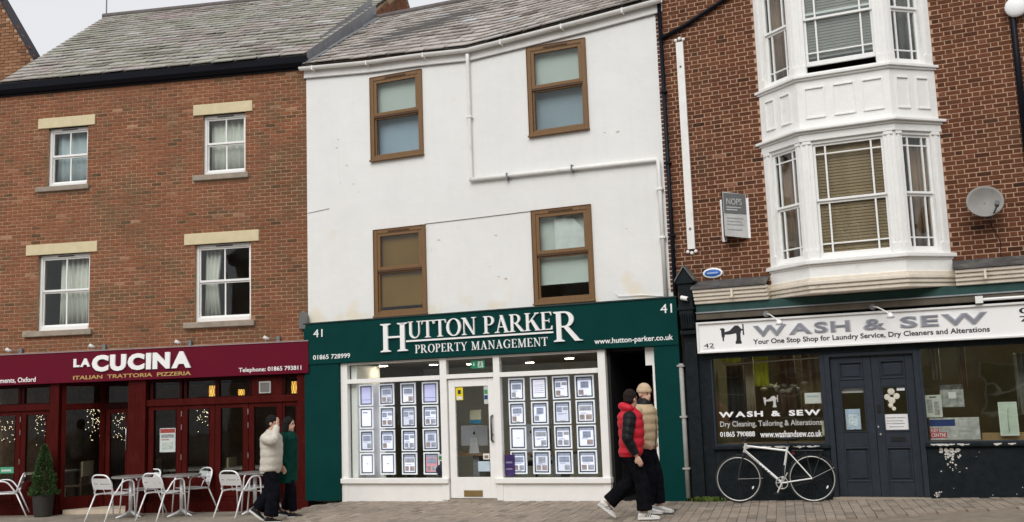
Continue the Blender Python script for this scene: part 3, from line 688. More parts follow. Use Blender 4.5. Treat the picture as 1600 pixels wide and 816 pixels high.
mb.loft(rings).build('gutter', WPVC, B2, smooth=False)
for s in (.25, 1.45, 2.65, 4.2, 5.35, 6.45): MB().b(s - .012, s + .012, .03, .184, fb(s) + .105, fb(s) + .19).build('gutter_bracket', WPVC, B2)
# rainwater pipe: down from the sag, across, and down the corner
mb = MB(); mb.tube([(3.52, -.10, 7.86), (3.505, -.065, 7.72), (3.50, -.055, 5.60), (3.50, -.055, 5.565)], .034, 10).build('downpipe', WPVC, B2, smooth=True)
mb = MB(); mb.tube([(3.47, -.055, 5.56), (6.875, -.055, 5.50), (6.90, -.055, 5.46), (6.905, -.055, 3.22)], .036, 10).build('cross_pipe', WPVC, B2, smooth=True)
for s, z in ((3.50, 6.7), (6.90, 5.0), (6.90, 4.2)): MB().b(s - .055, s + .055, 0, .10, z - .015, z + .015).build('pipe_clip', WPVC, B2)
for s in (4.2, 5.4): MB().b(s - .012, s + .012, 0, .10, 5.46, 5.59).build('pipe_clip', LEAD, B2)
mb = MB(); mb.tube([(2.53, -.008, 4.87), (3.6, -.01, 4.875), (4.61, -.008, 4.885)], .006, 5).build('cable', mat('cable_grey', (.25, .24, .23), .6), B2)
mb = MB(); mb.tube([(.02, -.006, 5.33), (.5, -.006, 5.37)], .005, 5).build('cable', mat('cable_grey'), B2)
mb = MB(); mb.tube([(6.05, -.01, 3.36), (6.1, -.03, 3.30), (6.5, -.02, 3.29), (6.85, -.02, 3.25), (6.95, -.02, 3.38)], .008, 5).build('cable', WPVC, B2)
mb = MB(); mb.tube([(7.06, -.05, 0.5), (7.06, -.05, 8.4)], .035, 10).build('black_downpipe', BLACKP, B2, smooth=True)
for z in (4.2, 5.4, 6.6): MB().b(7.01, 7.11, 0, .1, z, z + .03).build('pipe_clip', BLACKP, B2)
def brown_window(o, parent):
    s0, s1, z0, z1 = o; f = .07; zm = z0 + (z1 - z0) * .525
    mb = MB(); dB, dF = -.08, .028
    mb.b(s0, s0 + f, dB, dF, z0, z1).b(s1 - f, s1, dB, dF, z0, z1).b(s0 + f, s1 - f, dB, dF, z1 - f, z1).b(s0 + f, s1 - f, dB, dF, z0, z0 + f)
    mb.b(s0 - .012, s0, -.02, .04, z0, z1).b(s1, s1 + .012, -.02, .04, z0, z1).b(s0 - .012, s1 + .012, -.02, .04, z1, z1 + .012)
    wn = mb.build('window', BROWN, parent, bevel=.008)
    MB().b(s0 - .02, s1 + .02, -.02, .075, z0 - .03, z0 + .002).build('sill', BROWN, wn, bevel=.006)
    i0, i1 = s0 + f, s1 - f
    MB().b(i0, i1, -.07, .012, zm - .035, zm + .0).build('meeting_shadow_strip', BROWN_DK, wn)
    for a, b, st, d in ((zm, z1 - f, .062, .018), (z0 + f, zm - .035, .03, -.012)):
        m2 = MB(); m2.b(i0, i0 + st, d - .05, d, a, b).b(i1 - st, i1, d - .05, d, a, b).b(i0 + st, i1 - st, d - .05, d, b - st * .9, b).b(i0 + st, i1 - st, d - .05, d, a, a + st)
        m2.build('sash', BROWN, wn, bevel=.006)
        MB().b(i0 + st, i1 - st, d - .03, d - .024, a + st, b - st * .9).build('pane', GLASS, wn)
    MB().b((i0 + i1) / 2 - .22, (i0 + i1) / 2 + .22, dF, dF + .012, z1 - .05, z1 - .025).build('trickle_vent', BROWN_DK, wn)
for o in w2:
    brown_window(o, B2); room(B2, o[0] - .4, o[1] + .4, o[2] - .2, o[3] + .05, -.26, 2., ROOMB)
def blind(b, s0, s1, z0, z1, d, m, label, slat=False, group=None):
    t = fthing('window_blind', b, s0, d, z0, label, 'blind', group); w, h = s1 - s0, z1 - z0
    MB().b(0, w, -.03, .0, h, h + .04).build('head_roll', m, t)
    if slat:
        n = int(h / .045)
        for i in range(n): MB().add([(0, .0, h * i / n), (w, .0, h * i / n), (w, .022, h * (i + .82) / n), (0, .022, h * (i + .82) / n)], [(0, 1, 2, 3)])
        me = MB(); me.prism([(-.010, .0), (-.006, -.002), (.008, .051), (.004, .053)], 'x', 0, w); me = me.mesh('slat', m)
        for i in range(n):
            o = bpy.data.objects.new('slat', me); COL.objects.link(o); o.parent = t; o.location = (0, 0, h * i / n)
    else:
        mb = MB(); mb.b(0, w, -.004, 0, .02, h); mb.build('cloth', m, t); MB().b(0, w, -.01, .006, 0, .02).build('hem_bar', m, t)
    return t
blind(2, 1.50, 2.48, 6.98, 7.66, -.12, mat('pale_green_blind', (.52, .56, .52), .8, .04, 2), 'pale grey-green blind in the upper sash beside the brick house')
blind(2, 1.50, 2.48, 6.22, 6.94, -.20, mat('blue_grey_reflection', (.33, .41, .50), .7, .06, 2), 'blue-grey panel painted as a bluish reflection in the lower sash beside the brick house')  # panel colour stands in for the bluish reflection in the lower glass
blind(2, 4.69, 5.66, 7.00, 7.70, -.12, mat('pale_green_blind'), 'pale grey-green blind in the upper sash near the rainwater pipe')
blind(2, 4.69, 5.66, 6.26, 6.98, -.20, mat('slate_blue_reflection', (.29, .35, .40), .7, .06, 2), 'slate-blue panel painted as a reflection in the lower sash near the rainwater pipe')  # reflection in the lower glass put into the panel colour
blind(2, 1.52, 2.48, 3.43, 4.76, -.085, mat('brown_blind', (.20, .105, .016), .75, .15, 2), 'brown blind pulled down in the window over the big initial letter')
blind(2, 4.66, 5.63, 3.60, 4.78, -.14, mat('sagging_white_blind', (.62, .66, .62), .8, .06, 1.5), 'pale blind stopping short of the sill above the green sign')
mb = MB(); mb.prism([(0, 0), (.62, .02), (.55, .35), (.35, .58), (0, .62)], 'y', 0, .004)
fmesh(mb, 'torn_blind_flap', mat('white_flap', (.74, .76, .74), .8), 2, 4.98, -.10, 4.12, 'torn white flap hanging over the pale blind', 'blind')
rc_ = random.Random(31); CHIP = mat('bare_render', (.52, .50, .46), .9)
for k in range(16):
    s, z = rc_.choice([(2.9, 4.35), (3.9, 4.5), (.5, 4.4), (6.2, 6.0), (1.0, 5.9), (3.9, 3.7), (.7, 6.6), (6.3, 4.4)]); s += rc_.gauss(0, .15); z += rc_.gauss(0, .12); r_ = rc_.uniform(.008, .022)
    if any(o[0] - .06 < s < o[1] + .06 and o[2] - .06 < z < o[3] + .06 for o in w2): continue
    mb = MB(); n = 8; mb.prism([(s + r_ * rc_.uniform(.5, 1.6) * 1.5 * math.cos(6.283 * q / n), z + r_ * rc_.uniform(.3, 1.0) * math.sin(6.283 * q / n)) for q in range(n)], 'y', -.0025, .001); mb.build('paint_chip', CHIP, B2)
# roof of building 2
D2, Z2 = 4.44, 10.88
def e2(s): return Vector((s, -.135, fb(min(7.1, max(0, s))) + .235))
rp = [e2(-.02), e2(3.52), e2(7.12)]; rr = [Vector((-1.08, D2, Z2)), Vector((3.3, D2, Z2 - .04)), Vector((7.3, D2, Z2))]
rf2 = quad_roof(B2, [rp[0], rp[1], rr[1], rr[0]], UNDER); rf2b = quad_roof(rf2, [rp[1], rp[2], rr[2], rr[1]], UNDER, 'roof_half')
slate_roof(B2, rf2, lambda u: (rp[0].lerp(rr[0], u), rp[1].lerp(rr[1], u)), SLATE_B, 'slate_b', 16, .36, 21, 2, 150)
slate_roof(B2, rf2, lambda u: (rp[1].lerp(rr[1], u), rp[2].lerp(rr[2], u)), SLATE_B, 'slate_b', 16, .36, 22, 2, 150)
MB().tube([tuple(rr[0] + Vector((0, 0, .03))), tuple(rr[1] + Vector((0, 0, .03))), tuple(rr[2] + Vector((0, 0, .03)))], .09, 8).build('ridge_tile', mat('ridge_clay'), B2)
mb = MB(); mb.add([tuple(rr[0]), tuple(rr[1]), tuple(rr[2]), (7.3, D2 * 2, 8.2), (-1.6, D2 * 2, 8.2)], [(0, 1, 2, 3, 4)]); mb.build('rear_roof', SLATE_B, B2)
# lead valley by the brick gable, in three lapped sheets
for k in range(4):
    u0, u1 = k / 4, (k + 1.04) / 4; a = rp[0].lerp(rr[0], u0); c = rp[0].lerp(rr[0], min(1, u1))
    n = Vector((0, -.52, .85)); dz = .05 + .012 * (k % 2)
    w0 = Vector((.20, 0, 0)); mb = MB()
    P = [a + n * dz + Vector((-.05, 0, .16 + .34 * u0)), a + n * dz, a + w0 + n * (dz - .015), c + w0 + n * (dz - .015), c + n * dz, c + n * dz + Vector((-.05, 0, .16 + .34 * u1))]
    P2 = [p - n * .012 for p in P]
    mb.add(P + P2, [(0, 1, 4, 5), (1, 2, 3, 4), (6, 11, 10, 7), (7, 10, 9, 8), (2, 8, 9, 3), (0, 6, 7, 1), (1, 7, 8, 2)]); mb.build('lead_valley', LEAD, rf2)

# ---- green and white office front
S2 = B2
MB().b(-.02, .725, -.1, .10, -.02, 2.45).build('pilaster', GREEN, S2, bevel=.004)
MB().b(6.665, 7.08, -.1, .10, .0, 2.45).build('pilaster', GREEN, S2, bevel=.004)
WHP = WHITEP
mb = MB()
mb.b(.73, .87, -.06, .045, -.05, 2.445).b(2.77, 2.90, -.06, .05, .0, 2.445).b(3.80, 3.92, -.06, .05, .0, 2.445).b(5.69, 5.82, -.06, .045, .0, 2.445)
mb.b(.87, 2.77, -.06, .03, 2.405, 2.445).b(2.90, 3.80, -.06, .03, 2.405, 2.445).b(3.92, 5.69, -.06, .03, 2.405, 2.445)
mb.b(.87, 2.77, -.06, .055, 2.065, 2.145).b(2.90, 3.80, -.06, .055, 2.075, 2.15).b(3.92, 5.69, -.06, .055, 2.065, 2.145)
mb.build('frame', WHP, S2, bevel=.006)
for s0, s1 in ((.87, 2.77), (3.92, 5.69)):
    MB().b(s0 - .14, s1 + .13 if s1 < 3 else s1 + .15, -.06, .095, .285, .375).build('sill', WHP, S2, bevel=.01)
    MB().b(s0 - .12, s1 + .10, -.1, .035, -.06, .285).build('stall_riser', WHP, S2)
    MB().b(s0, s1, -.012, -.004, .375, 2.065).build('shop_window', GLASSD, S2); MB().b(s0, s1, -.012, -.004, 2.145, 2.405).build('transom_pane', GLASSD, S2)
MB().b(2.90, 3.80, -.012, -.004, 2.15, 2.405).build('transom_pane', GLASSD, S2)
mb = MB(); a, b = 2.915, 3.785
mb.b(a, a + .125, -.045, .01, .03, 2.06).b(b - .11, b, -.045, .01, .03, 2.06).b(a + .125, b - .11, -.045, .01, 1.93, 2.06).b(a + .125, b - .11, -.045, .01, .03, .385)
dr = mb.build('office_door', WHP, S2, bevel=.006)
MB().b(a + .125, b - .11, -.022, -.014, .385, 1.93).build('pane', GLASSD, dr)
MB().b(3.17, 3.52, .01, .022, .06, .165).build('kick_plate', mat('brass_plate', (.30, .21, .09), .4, metal=.6), dr)
mb = MB(); mb.tube([(3.745, -.01, .98), (3.745, -.07, 1.0), (3.745, -.07, 1.40), (3.745, -.01, 1.42)], .019, 8); mb.build('handle', mat('dark_steel', (.12, .12, .12), .35, metal=.7), dr, smooth=True)
MB().cyl((3.745, -.025, 1.10), .02, .02, 10, 'y').build('lock', STEEL, dr)
MB().b(2.9, 3.8, -.1, .06, -.06, .02).build('threshold', SILLST, S2)
# open passage beside the office
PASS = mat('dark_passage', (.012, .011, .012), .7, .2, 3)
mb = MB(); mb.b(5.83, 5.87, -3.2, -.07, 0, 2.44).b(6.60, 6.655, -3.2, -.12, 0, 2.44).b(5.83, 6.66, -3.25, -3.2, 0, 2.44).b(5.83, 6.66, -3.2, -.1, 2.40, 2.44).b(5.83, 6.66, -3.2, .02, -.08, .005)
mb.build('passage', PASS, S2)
MB().b(6.625, 6.668, -.12, .085, .0, 2.15).build('passage_door_frame', WHP, S2, bevel=.004)
MB().b(6.48, 6.668, -.12, -.04, 2.15, 2.44).build('passage_head_panel', WHP, S2)
MB().b(6.56, 6.60, -.85, -.1, .01, 2.0).build('passage_door', mat('brown_door', (.045, .02, .012), .5), S2)
mb = MB(); mb.b(5.93, 6.40, -1.62, -1.60, 1.66, 1.72)
hk = mb.build('hook_rail', PASS, S2)
for k in range(4): MB().tube([(6.0 + .11 * k, 1.60, 1.70), (6.0 + .11 * k, 1.54, 1.68), (6.0 + .11 * k, 1.54, 1.74)], .008, 6).build('hook', STEEL, hk)
# office interior
OFF = mat('office_wall', (.24, .215, .15), .8, .12, 1.2)
rm2 = room(S2, .03, 5.82, -.05, 2.46, -.07, 4.5, OFF, 'office_room')
MB().b(.88, 1.0, -.9, -.08, .3, 2.40).build('side_lining', WHP, S2)
MB().b(.9, 1.40, -.40, -.36, .3, 2.05).build('white_partition', WHP, S2)
# sign
SG2 = fthing('office_sign', 2, 0, 0, 2.45, 'dark green fascia sign with raised white serif name and phone number', 'sign')
MB().b(-.02, 7.085, -.05, .12, .0, .755).build('board', GREEN, SG2, bevel=.004)
MB().b(-.02, 7.09, -.05, .14, .755, .775).build('top_flashing', mat('dark_flashing', (.03, .05, .05), .6), SG2)
def glyph(ch):
    """polygons of a serif capital, cap height 1; returns (width, [polygon])"""
    Pg = []; sf = .045
    def r(x0, x1, y0, y1): Pg.append([(x0, y0), (x1, y0), (x1, y1), (x0, y1)])
    def ser(x, y, h=.15):        # flat serif with bracket
        if y < .5: Pg.append([(x - h, 0), (x + h, 0), (x + h, sf * .7), (x + h * .45, sf * 1.6), (x - h * .45, sf * 1.6), (x - h, sf * .7)])
        else: Pg.append([(x - h, 1), (x - h, 1 - sf * .7), (x - h * .45, 1 - sf * 1.6), (x + h * .45, 1 - sf * 1.6), (x + h, 1 - sf * .7), (x + h, 1)])
    def ring(cx, cy, rx, ry, ix, iy, a0, a1, dx=0, n=18):
        for k in range(n):
            t0, t1 = R(a0 + (a1 - a0) * k / n), R(a0 + (a1 - a0) * (k + 1) / n)
            Pg.append([(cx + rx * math.cos(t0), cy + ry * math.sin(t0)), (cx + rx * math.cos(t1), cy + ry * math.sin(t1)), (cx + dx + ix * math.cos(t1), cy + iy * math.sin(t1)), (cx + dx + ix * math.cos(t0), cy + iy * math.sin(t0))])
    def line(xa, ya, xb, yb, w): Pg.append([(xa - w / 2, ya), (xa + w / 2, ya), (xb + w / 2, yb), (xb - w / 2, yb)])
    S_, t_ = .15, .06
    if ch == 'H': r(.09, .09 + S_, 0, 1); r(.66, .66 + S_, 0, 1); r(.2, .7, .48, .545); [ser(x, y, .17) for x in (.165, .735) for y in (0, 1)]; w = .9
    elif ch == 'U': r(.09, .09 + S_, .32, 1); r(.66, .66 + t_ + .01, .32, 1); ring(.41, .34, .32, .35, .21, .28, 180, 360, .04); ser(.165, 1, .16); ser(.69, 1, .14); w = .84
    elif ch == 'T': r(.29, .29 + S_, 0, 1); r(0, .73, .945, 1); Pg.append([(0, 1), (0, .78), (.03, .78), (.07, .95)]); Pg.append([(.73, 1), (.66, .95), (.70, .78), (.73, .78)]); ser(.365, 0, .17); w = .73
    elif ch == 'O': ring(.44, .5, .44, .515, .28, .46, 0, 360, 0, 32); w = .88
    elif ch == 'N': r(.13, .13 + t_, 0, 1); r(.72, .72 + t_, 0, 1); Pg.append([(.05, 1), (.25, 1), (.78, 0), (.70, -.02)]); ser(.16, 0, .14); ser(.75, 1, .14); ser(.1, 1, .1); w = .9
    elif ch in 'PR':
        r(.09, .09 + S_, 0, 1); ring(.34, .73, .30, .27, .155, .215, -90, 90); r(.2, .35, .945, 1); r(.2, .35, .46, .515); ser(.165, 0, .17); ser(.13, 1, .13); w = .66
        if ch == 'R': Pg.append([(.30, .49), (.46, .49), (.80, .05), (.92, .0), (.66, .0)]); w = .88
    elif ch == 'A': line(.15, 0, .42, 1, t_); line(.70, 0, .40, 1, .16); r(.22, .62, .30, .355); ser(.15, 0, .14); ser(.70, 0, .16); w = .86
    elif ch == 'K': r(.09, .09 + S_, 0, 1); line(.22, .42, .70, 1, .07); Pg.append([(.33, .58), (.47, .64), (.86, .0), (.64, .0)]); ser(.165, 0, .16); ser(.165, 1, .16); ser(.70, 1, .13); ser(.74, 0, .16); w = .9
    elif ch == 'E': r(.09, .09 + S_, 0, 1); r(.03, .62, .95, 1); r(.03, .66, 0, .05); r(.2, .5, .48, .535); r(.47, .5, .40, .61); Pg.append([(.62, 1), (.53, .95), (.59, .79), (.62, .79)]); Pg.append([(.66, 0), (.66, .23), (.63, .23), (.55, .05)]); w = .68
    elif ch == 'Y': r(.34, .34 + S_, 0, .45); line(.41, .4, .14, 1, .15); line(.42, .4, .70, 1, t_); ser(.41, 0, .16); ser(.14, 1, .15); ser(.70, 1, .12); w = .84
    elif ch == 'M': r(.12, .12 + t_, 0, 1); r(.82, .82 + .14, 0, 1); line(.50, 0, .19, 1, .15); line(.50, 0, .85, 1, .07); ser(.15, 0, .13); ser(.89, 0, .16); ser(.1, 1, .1); ser(.93, 1, .11); w = 1.06
    elif ch == 'G': ring(.45, .5, .45, .515, .29, .46, 40, 320, .02, 26); r(.66, .80, .06, .46); ser(.73, .0, .01); Pg.append([(.56, .46), (.88, .46), (.88, .42), (.56, .42)]); Pg.append([(.76, .86), (.80, .66), (.83, .66), (.83, .95)]); w = .9
    return w, Pg
def serif(text, x0, x1, z0, z1, d, th, parent, gap=.07, space=.30, m=WHITE):
    tot = sum((glyph(c)[0] + gap) if c != ' ' else space for c in text) - gap; k = (x1 - x0) / tot; h = z1 - z0; cur = 0
    for c in text:
        if c == ' ': cur += space; continue
        w_, Pg = glyph(c); mb = MB()
        for i, p in enumerate(Pg): mb.prism([(x0 + (cur + x) * k, z0 + y * h) for x, y in p], 'y', -(d + th + .0004 * (i % 5)), -d)
        mb.build('letter', m, parent); cur += w_ + gap
serif('H', 1.655, 2.20, .15, .655, .125, .035, SG2); serif('UTTON', 2.215, 3.56, .365, .665, .125, .035, SG2, gap=.03); serif('PARKE', 3.69, 4.97, .365, .665, .125, .035, SG2, gap=.0)
serif('R', 4.985, 5.48, .155, .655, .125, .035, SG2)
MB().b(2.17, 4.97, .12, .15, .305, .335).build('underline_bar', WHITE, SG2)
serif('PROPERTY MANAGEMENT', 2.34, 4.86, .10, .245, .122, .012, SG2, gap=.1, space=.42)
text_fit('41', .20, .40, .50, .645, .12, .008, WHITE, 'house_number', SG2); text_fit('01865 728999', .19, .99, .085, .17, .12, .006, WHITE, 'telephone_lettering', SG2, off=.008)
text_fit('41', 6.82, 7.01, .515, .66, .12, .008, WHITE, 'house_number', SG2); text_fit('www.hutton-parker.co.uk', 5.68, 7.0, .055, .17, .12, .006, WHITE, 'web_lettering', SG2, off=.012)
# lit property display pockets in both windows
SHEET = mat('backlit_sheet', (.80, .80, .9), .5, .03, 6, emit=((.74, .74, 1.0), .62)); LIL = mat('lilac_sheet', (.62, .60, .85), .5, .05, 6, emit=((.52, .50, .95), .42)); PINKS = mat('pink_sheet', (.75, .35, .42), .5, emit=((.9, .3, .4), .3))
SHEETS = [SHEET, mat('backlit_sheet_dim', (.74, .74, .84), .5, .05, 6, emit=((.68, .68, .95), .42)), mat('backlit_sheet_warm', (.82, .80, .86), .5, .04, 6, emit=((.80, .76, .95), .58))]
GLOWE = mat('pocket_edge', (.8, .8, .85), .25, emit=((.85, .86, 1.0), .38)); PH1 = mat('house_photo', (.32, .35, .48), .6, .4, 11, emit=((.4, .42, .6), .14)); PH2 = mat('house_photo_small', (.42, .42, .50), .6, .4, 14, emit=((.5, .5, .62), .16)); HEAD = mat('sheet_header', (.38, .41, .55), .5, .2, 12, emit=((.48, .5, .7), .18)); PH3 = mat('warm_photo', (.46, .36, .36), .6, .4, 14, emit=((.5, .4, .42), .12))
ACR = mat('acrylic_rim', (.10, .105, .12), .2, .3, 30, spec=.8)
rnd = random.Random(3)
cols = [(1.02, 1.32), (1.44, 1.76), (1.885, 2.20), (2.32, 2.645), (4.00, 4.31), (4.41, 4.73), (4.815, 5.135), (5.215, 5.56)]
rows = [(1.65, 2.045), (1.24, 1.635), (.83, 1.225), (.42, .815)]
blank = {(0, 0): 'lilac', (3, 0): 'lilac', (0, 1): 'bare', (0, 3): 'bare', (1, 3): 'bare', (4, 2): 'bare', (5, 0): 'text', (3, 3): 'pink'}
cable_lab = ['beside the green pilaster', 'second from the green pilaster', 'third from the green pilaster', 'beside the door, in the pilaster window',
             'beside the door, in the passage window', 'third from the dark passage', 'second from the dark passage', 'beside the dark passage']
rowname = ['top', 'second down', 'third down', 'bottom']
colname = ['green pilaster side', 'second from pilaster', 'third from pilaster', 'pilaster window door side', 'passage window door side', 'third from passage', 'second from passage', 'dark passage side']
for ci, (s0, s1) in enumerate(cols):
    t = fthing('display_cable', 2, (s0 + s1) / 2, -.14, .385, 'pair of thin display cables ' + cable_lab[ci], 'display cable', 'display cables in the office windows')
    for q in (-.09, .09): MB().tube([(q, 0, 0), (q, 0, 1.69)], .005, 6).build('cable', STEEL, t)
    for ri, (z0, z1) in enumerate(rows):
        k = blank.get((ci, ri), 'house'); w, h = s1 - s0 - .012, z1 - z0 - .012
        desc = {'house': 'lit property pocket with house photos, ', 'bare': 'lit property pocket with a nearly bare white sheet, ', 'lilac': 'lit pocket with a plain lilac sheet, ', 'text': 'lit pocket with a sheet of faint text, ', 'pink': 'lit pocket with a pink sheet, '}[k]
        t = fthing('display_pocket', 2, s0 + .006, -.12, z0 + .006, desc.replace('property ', '').replace('a nearly bare white', 'bare white').rstrip(', ') + ', ' + colname[ci] + ' column, ' + rowname[ri], 'display pocket', 'lit pockets in the office windows')
        mb = MB(); e = .022
        mb.b(0, e, -.012, .012, 0, h).b(w - e, w, -.012, .012, 0, h).b(e, w - e, -.012, .012, 0, e).b(e, w - e, -.012, .012, h - e, h); mb.build('rim', GLOWE, t)
        mb = MB(); f = .045; mb.b(e, f, -.010, .008, e, h - e).b(w - f, w - e, -.010, .008, e, h - e).b(f, w - f, -.010, .008, e, f).b(f, w - f, -.010, .008, h - f, h - e); mb.build('inner_rim', ACR, t)
        MB().b(f, w - f, -.008, .0, f, h - f).build('sheet', {'lilac': LIL, 'pink': PINKS}.get(k, rnd.choice(SHEETS)), t); t.rotation_euler[1] = rnd.gauss(0, .006)
        iw, ih = w - 2 * f, h - 2 * f
        def pr(a, b, c, e_, m, nm='photo'): MB().b(f + a * iw, f + b * iw, .001, .003, f + c * ih, f + e_ * ih).build(nm, m, t)
        if k in ('house', 'pink'):
            pr(0, 1, .86, 1, HEAD, 'header'); 
            lay = rnd.random()
            if lay < .35: pr(.10, .90, .50, .80, PH1)
            elif lay < .55: pr(.22, .80, .46, .80, rnd.choice([PH1, PH2]))
            elif lay < .7: pr(.06, .94, .56, .82, PH2)
            else: pr(.04, .46, .52, .80, PH1); pr(.54, .96, .62, .80, PH2)
            if rnd.random() < .75: pr(.06, .42, .06, .34, rnd.choice([PH2, PH3]))
            if rnd.random() < .75: pr(.52, .94, .06, .34, rnd.choice([PH2, PH3]))
            pr(.15, rnd.uniform(.5, .85), .42, .45, HEAD, 'text_line')
            if rnd.random() < .5: pr(.12, rnd.uniform(.4, .8), .37, .39, HEAD, 'text_line')
            if rnd.random() < .3: pr(.3, .7, .02, .05, PH3, 'mark')
        elif k == 'text':
            for q in range(5): pr(.1, .9, .25 + .11 * q, .275 + .11 * q, mat('faint_text', (.45, .45, .6), .6), 'text_line')
        elif k == 'bare': pr(.12, .6, .80, .86, mat('blue_mark', (.2, .25, .55), .6), 'mark') if ri == 1 else pr(.4, .6, .48, .52, mat('faint_text', (.45, .45, .6), .6), 'mark')
        else: pr(0, 1, .2, .24, mat('faint_text', (.45, .45, .6), .6), 'text_line')
# office things behind the door
t = fthing('office_desk', 2, 2.95, -.75, 0, 'wooden office desk seen through the glazed white door', 'desk')
MB().b(-.5, 1.9, -.7, .0, .70, .735).build('desktop', mat('desk_wood', (.27, .17, .09), .5, .15, 8), t)
for q in (.05, 1.6):
    MB().b(q - .06, q + .06, -.6, -.1, 0, .70).build('leg', mat('grey_leg', (.3, .3, .3), .5), t)
for q, lab in ((2.93, 'silver desktop computer seen from behind through the office door'), (4.05, 'second silver desktop computer beyond the door edge')):
    t = fthing('desktop_computer', 2, q, -.98, .735, lab, 'computer')
    MB().b(-.27, .27, -.01, .03, .13, .50).build('screen', mat('silver_shell', (.50, .51, .53), .4, .05, 6, metal=.3), t, bevel=.012)
    mb = MB(); mb.prism([(-.10, 0), (.10, 0), (.065, .28), (-.065, .28)], 'y', -.05, -.03); mb.b(-.11, .11, -.14, .05, -.0, .012); mb.build('stand', mat('pale_shell', (.66, .66, .67), .4), t)
    mb = MB(); mb.ell((0, -.032, .36), .024, .003, .026, 10, 6); mb.tube([(.004, -.033, .385), (.014, -.033, .402)], .005, 6); mb.build('emblem', INK, t)
flat_notice('desk_leaflet', 2, 3.05, 3.27, 1.28, 1.52, -.55, PAPER, 'cream and blue leaflet standing behind the door glass above the computer', [(.0, 1, .0, .28, mat('teal_print', (.03, .22, .38), .5)), (.0, 1, .28, 1, mat('cream_print', (.62, .58, .40), .6))])
flat_notice('warning_sticker', 2, 3.05, 3.19, 1.70, 1.92, .012 - .022, mat('yellow_sticker', (.75, .60, .02), .5), 'yellow warning sticker on the office door glass', [(.15, .85, .05, .30, PAPER), (.3, .7, .48, .80, INK)])
flat_notice('door_sticker', 2, 3.59, 3.67, 1.62, 1.93, -.010, mat('pale_sticker', (.55, .6, .58), .5), 'narrow sticker of stacked logos in the corner of the office door glass', [(.1, .9, .55, .78, mat('green_print', (.05, .3, .10), .5)), (.1, .9, .25, .48, mat('navy_print', (.02, .05, .20), .5))])
flat_notice('door_note', 2, 3.44, 3.66, .48, .65, -.010, mat('pale_blue_note', (.50, .60, .68), .6), 'pale blue note at the foot of the office door glass')
flat_notice('door_card', 2, 3.54, 3.66, .68, .78, -.010, PAPER, 'small white card above the pale blue note on the door', [(.2, .8, .2, .7, mat('brown_print', (.25, .18, .10), .6))])
flat_notice('window_card', 2, 2.66, 2.76, .66, .78, -.025, PAPER, 'small white card in the window corner beside the pink pocket', [(.2, .8, .2, .7, mat('green_print'))])
flat_notice('purple_board', 2, 3.93, 4.08, .40, .75, -.16, mat('purple_card', (.07, .03, .16), .5), 'purple box of leaflets at the foot of the window beside the door', [(.1, .9, .6, .68, mat('lilac_print', (.35, .3, .5), .5)), (.1, .9, .3, .36, mat('lilac_print'))], th=.12)
mb = MB(); mb.ell((0, 0, .10), .10, .08, .10, 14, 9)
fmesh(mb, 'dark_lampshade', mat('navy_ball', (.015, .015, .04), .4), 2, 2.68, -.10, .40, 'round dark blue object in the corner of the office window', 'ornament')
t = fthing('exit_sign', 2, 3.345, -.03, 2.235, 'green running-man exit sign in the pane over the office door', 'sign')
MB().b(0, .26, -.02, .0, 0, .135).build('plate', mat('exit_green', (.0, .20, .09), .5, emit=((.0, .5, .2), .12)), t)
mb = MB(); mb.prism([(.035, .07), (.06, .04), (.085, .07), (.07, .07), (.07, .11), (.05, .11), (.05, .07)], 'y', -.003, -.0005); mb.build('arrow', WHITE, t)
mb = MB(); mb.b(.135, .235, .0005, .003, .015, .12); mb.build('doorway_mark', WHITE, t)
mb = MB(); mb.ell((.19, -.004, .10), .010, .002, .010, 8, 5); mb.tube([(.19, -.004, .088), (.183, -.004, .06), (.165, -.004, .045), (.155, -.004, .025)], .007, 5); mb.tube([(.183, -.004, .06), (.20, -.004, .045), (.20, -.004, .025)], .007, 5); mb.tube([(.165, -.004, .075), (.19, -.004, .082), (.208, -.004, .07)], .005, 5); mb.build('running_man', mat('exit_green'), t)
DOWNL = mat('downlight_glow', (1, .9, .6), .5, emit=((1, .88, .64), 32.0))
for q, dd, lab in ((1.95, -1.3, 'round warm ceiling light behind the transom by the pilaster'), (2.45, -1.9, 'round warm ceiling light deeper inside the office'), (4.6, -1.6, 'round warm ceiling light added to brighten the office behind the transom by the passage'), (3.4, -2.6, 'round warm ceiling light added to brighten the office deep behind its door'), (1.2, -.7, 'round warm ceiling light added to brighten the white partition')):  # the last three are added to brighten the office inside
    t = fthing('ceiling_light', 2, q, dd, 2.37, lab, 'ceiling light'); mb = MB(); mb.cyl((0, 0, .02), .10, .03, 16); mb.build('trim', WHITE, t); mb = MB(); mb.cyl((0, 0, .012), .08, .01, 16); mb.build('lamp', DOWNL, t)
t = fthing('office_chair', 2, 3.75, -1.9, 0, 'black office chair behind the desk', 'chair')
mb = MB(); mb.b(-.24, .24, -.24, .24, .45, .53); mb.build('seat', BLACK, t, bevel=.03); mb = MB(); mb.b(-.22, .22, -.27, -.20, .58, 1.12); mb.build('backrest', BLACK, t, bevel=.03)
MB().cyl((0, 0, .06), .03, .4, 10).build('pedestal', BLACK, t)
for k in range(5): MB().tube([(0, 0, .08), (.28 * math.cos(k * 1.257), .28 * math.sin(k * 1.257), .04)], .02, 6).build('foot', BLACK, t)
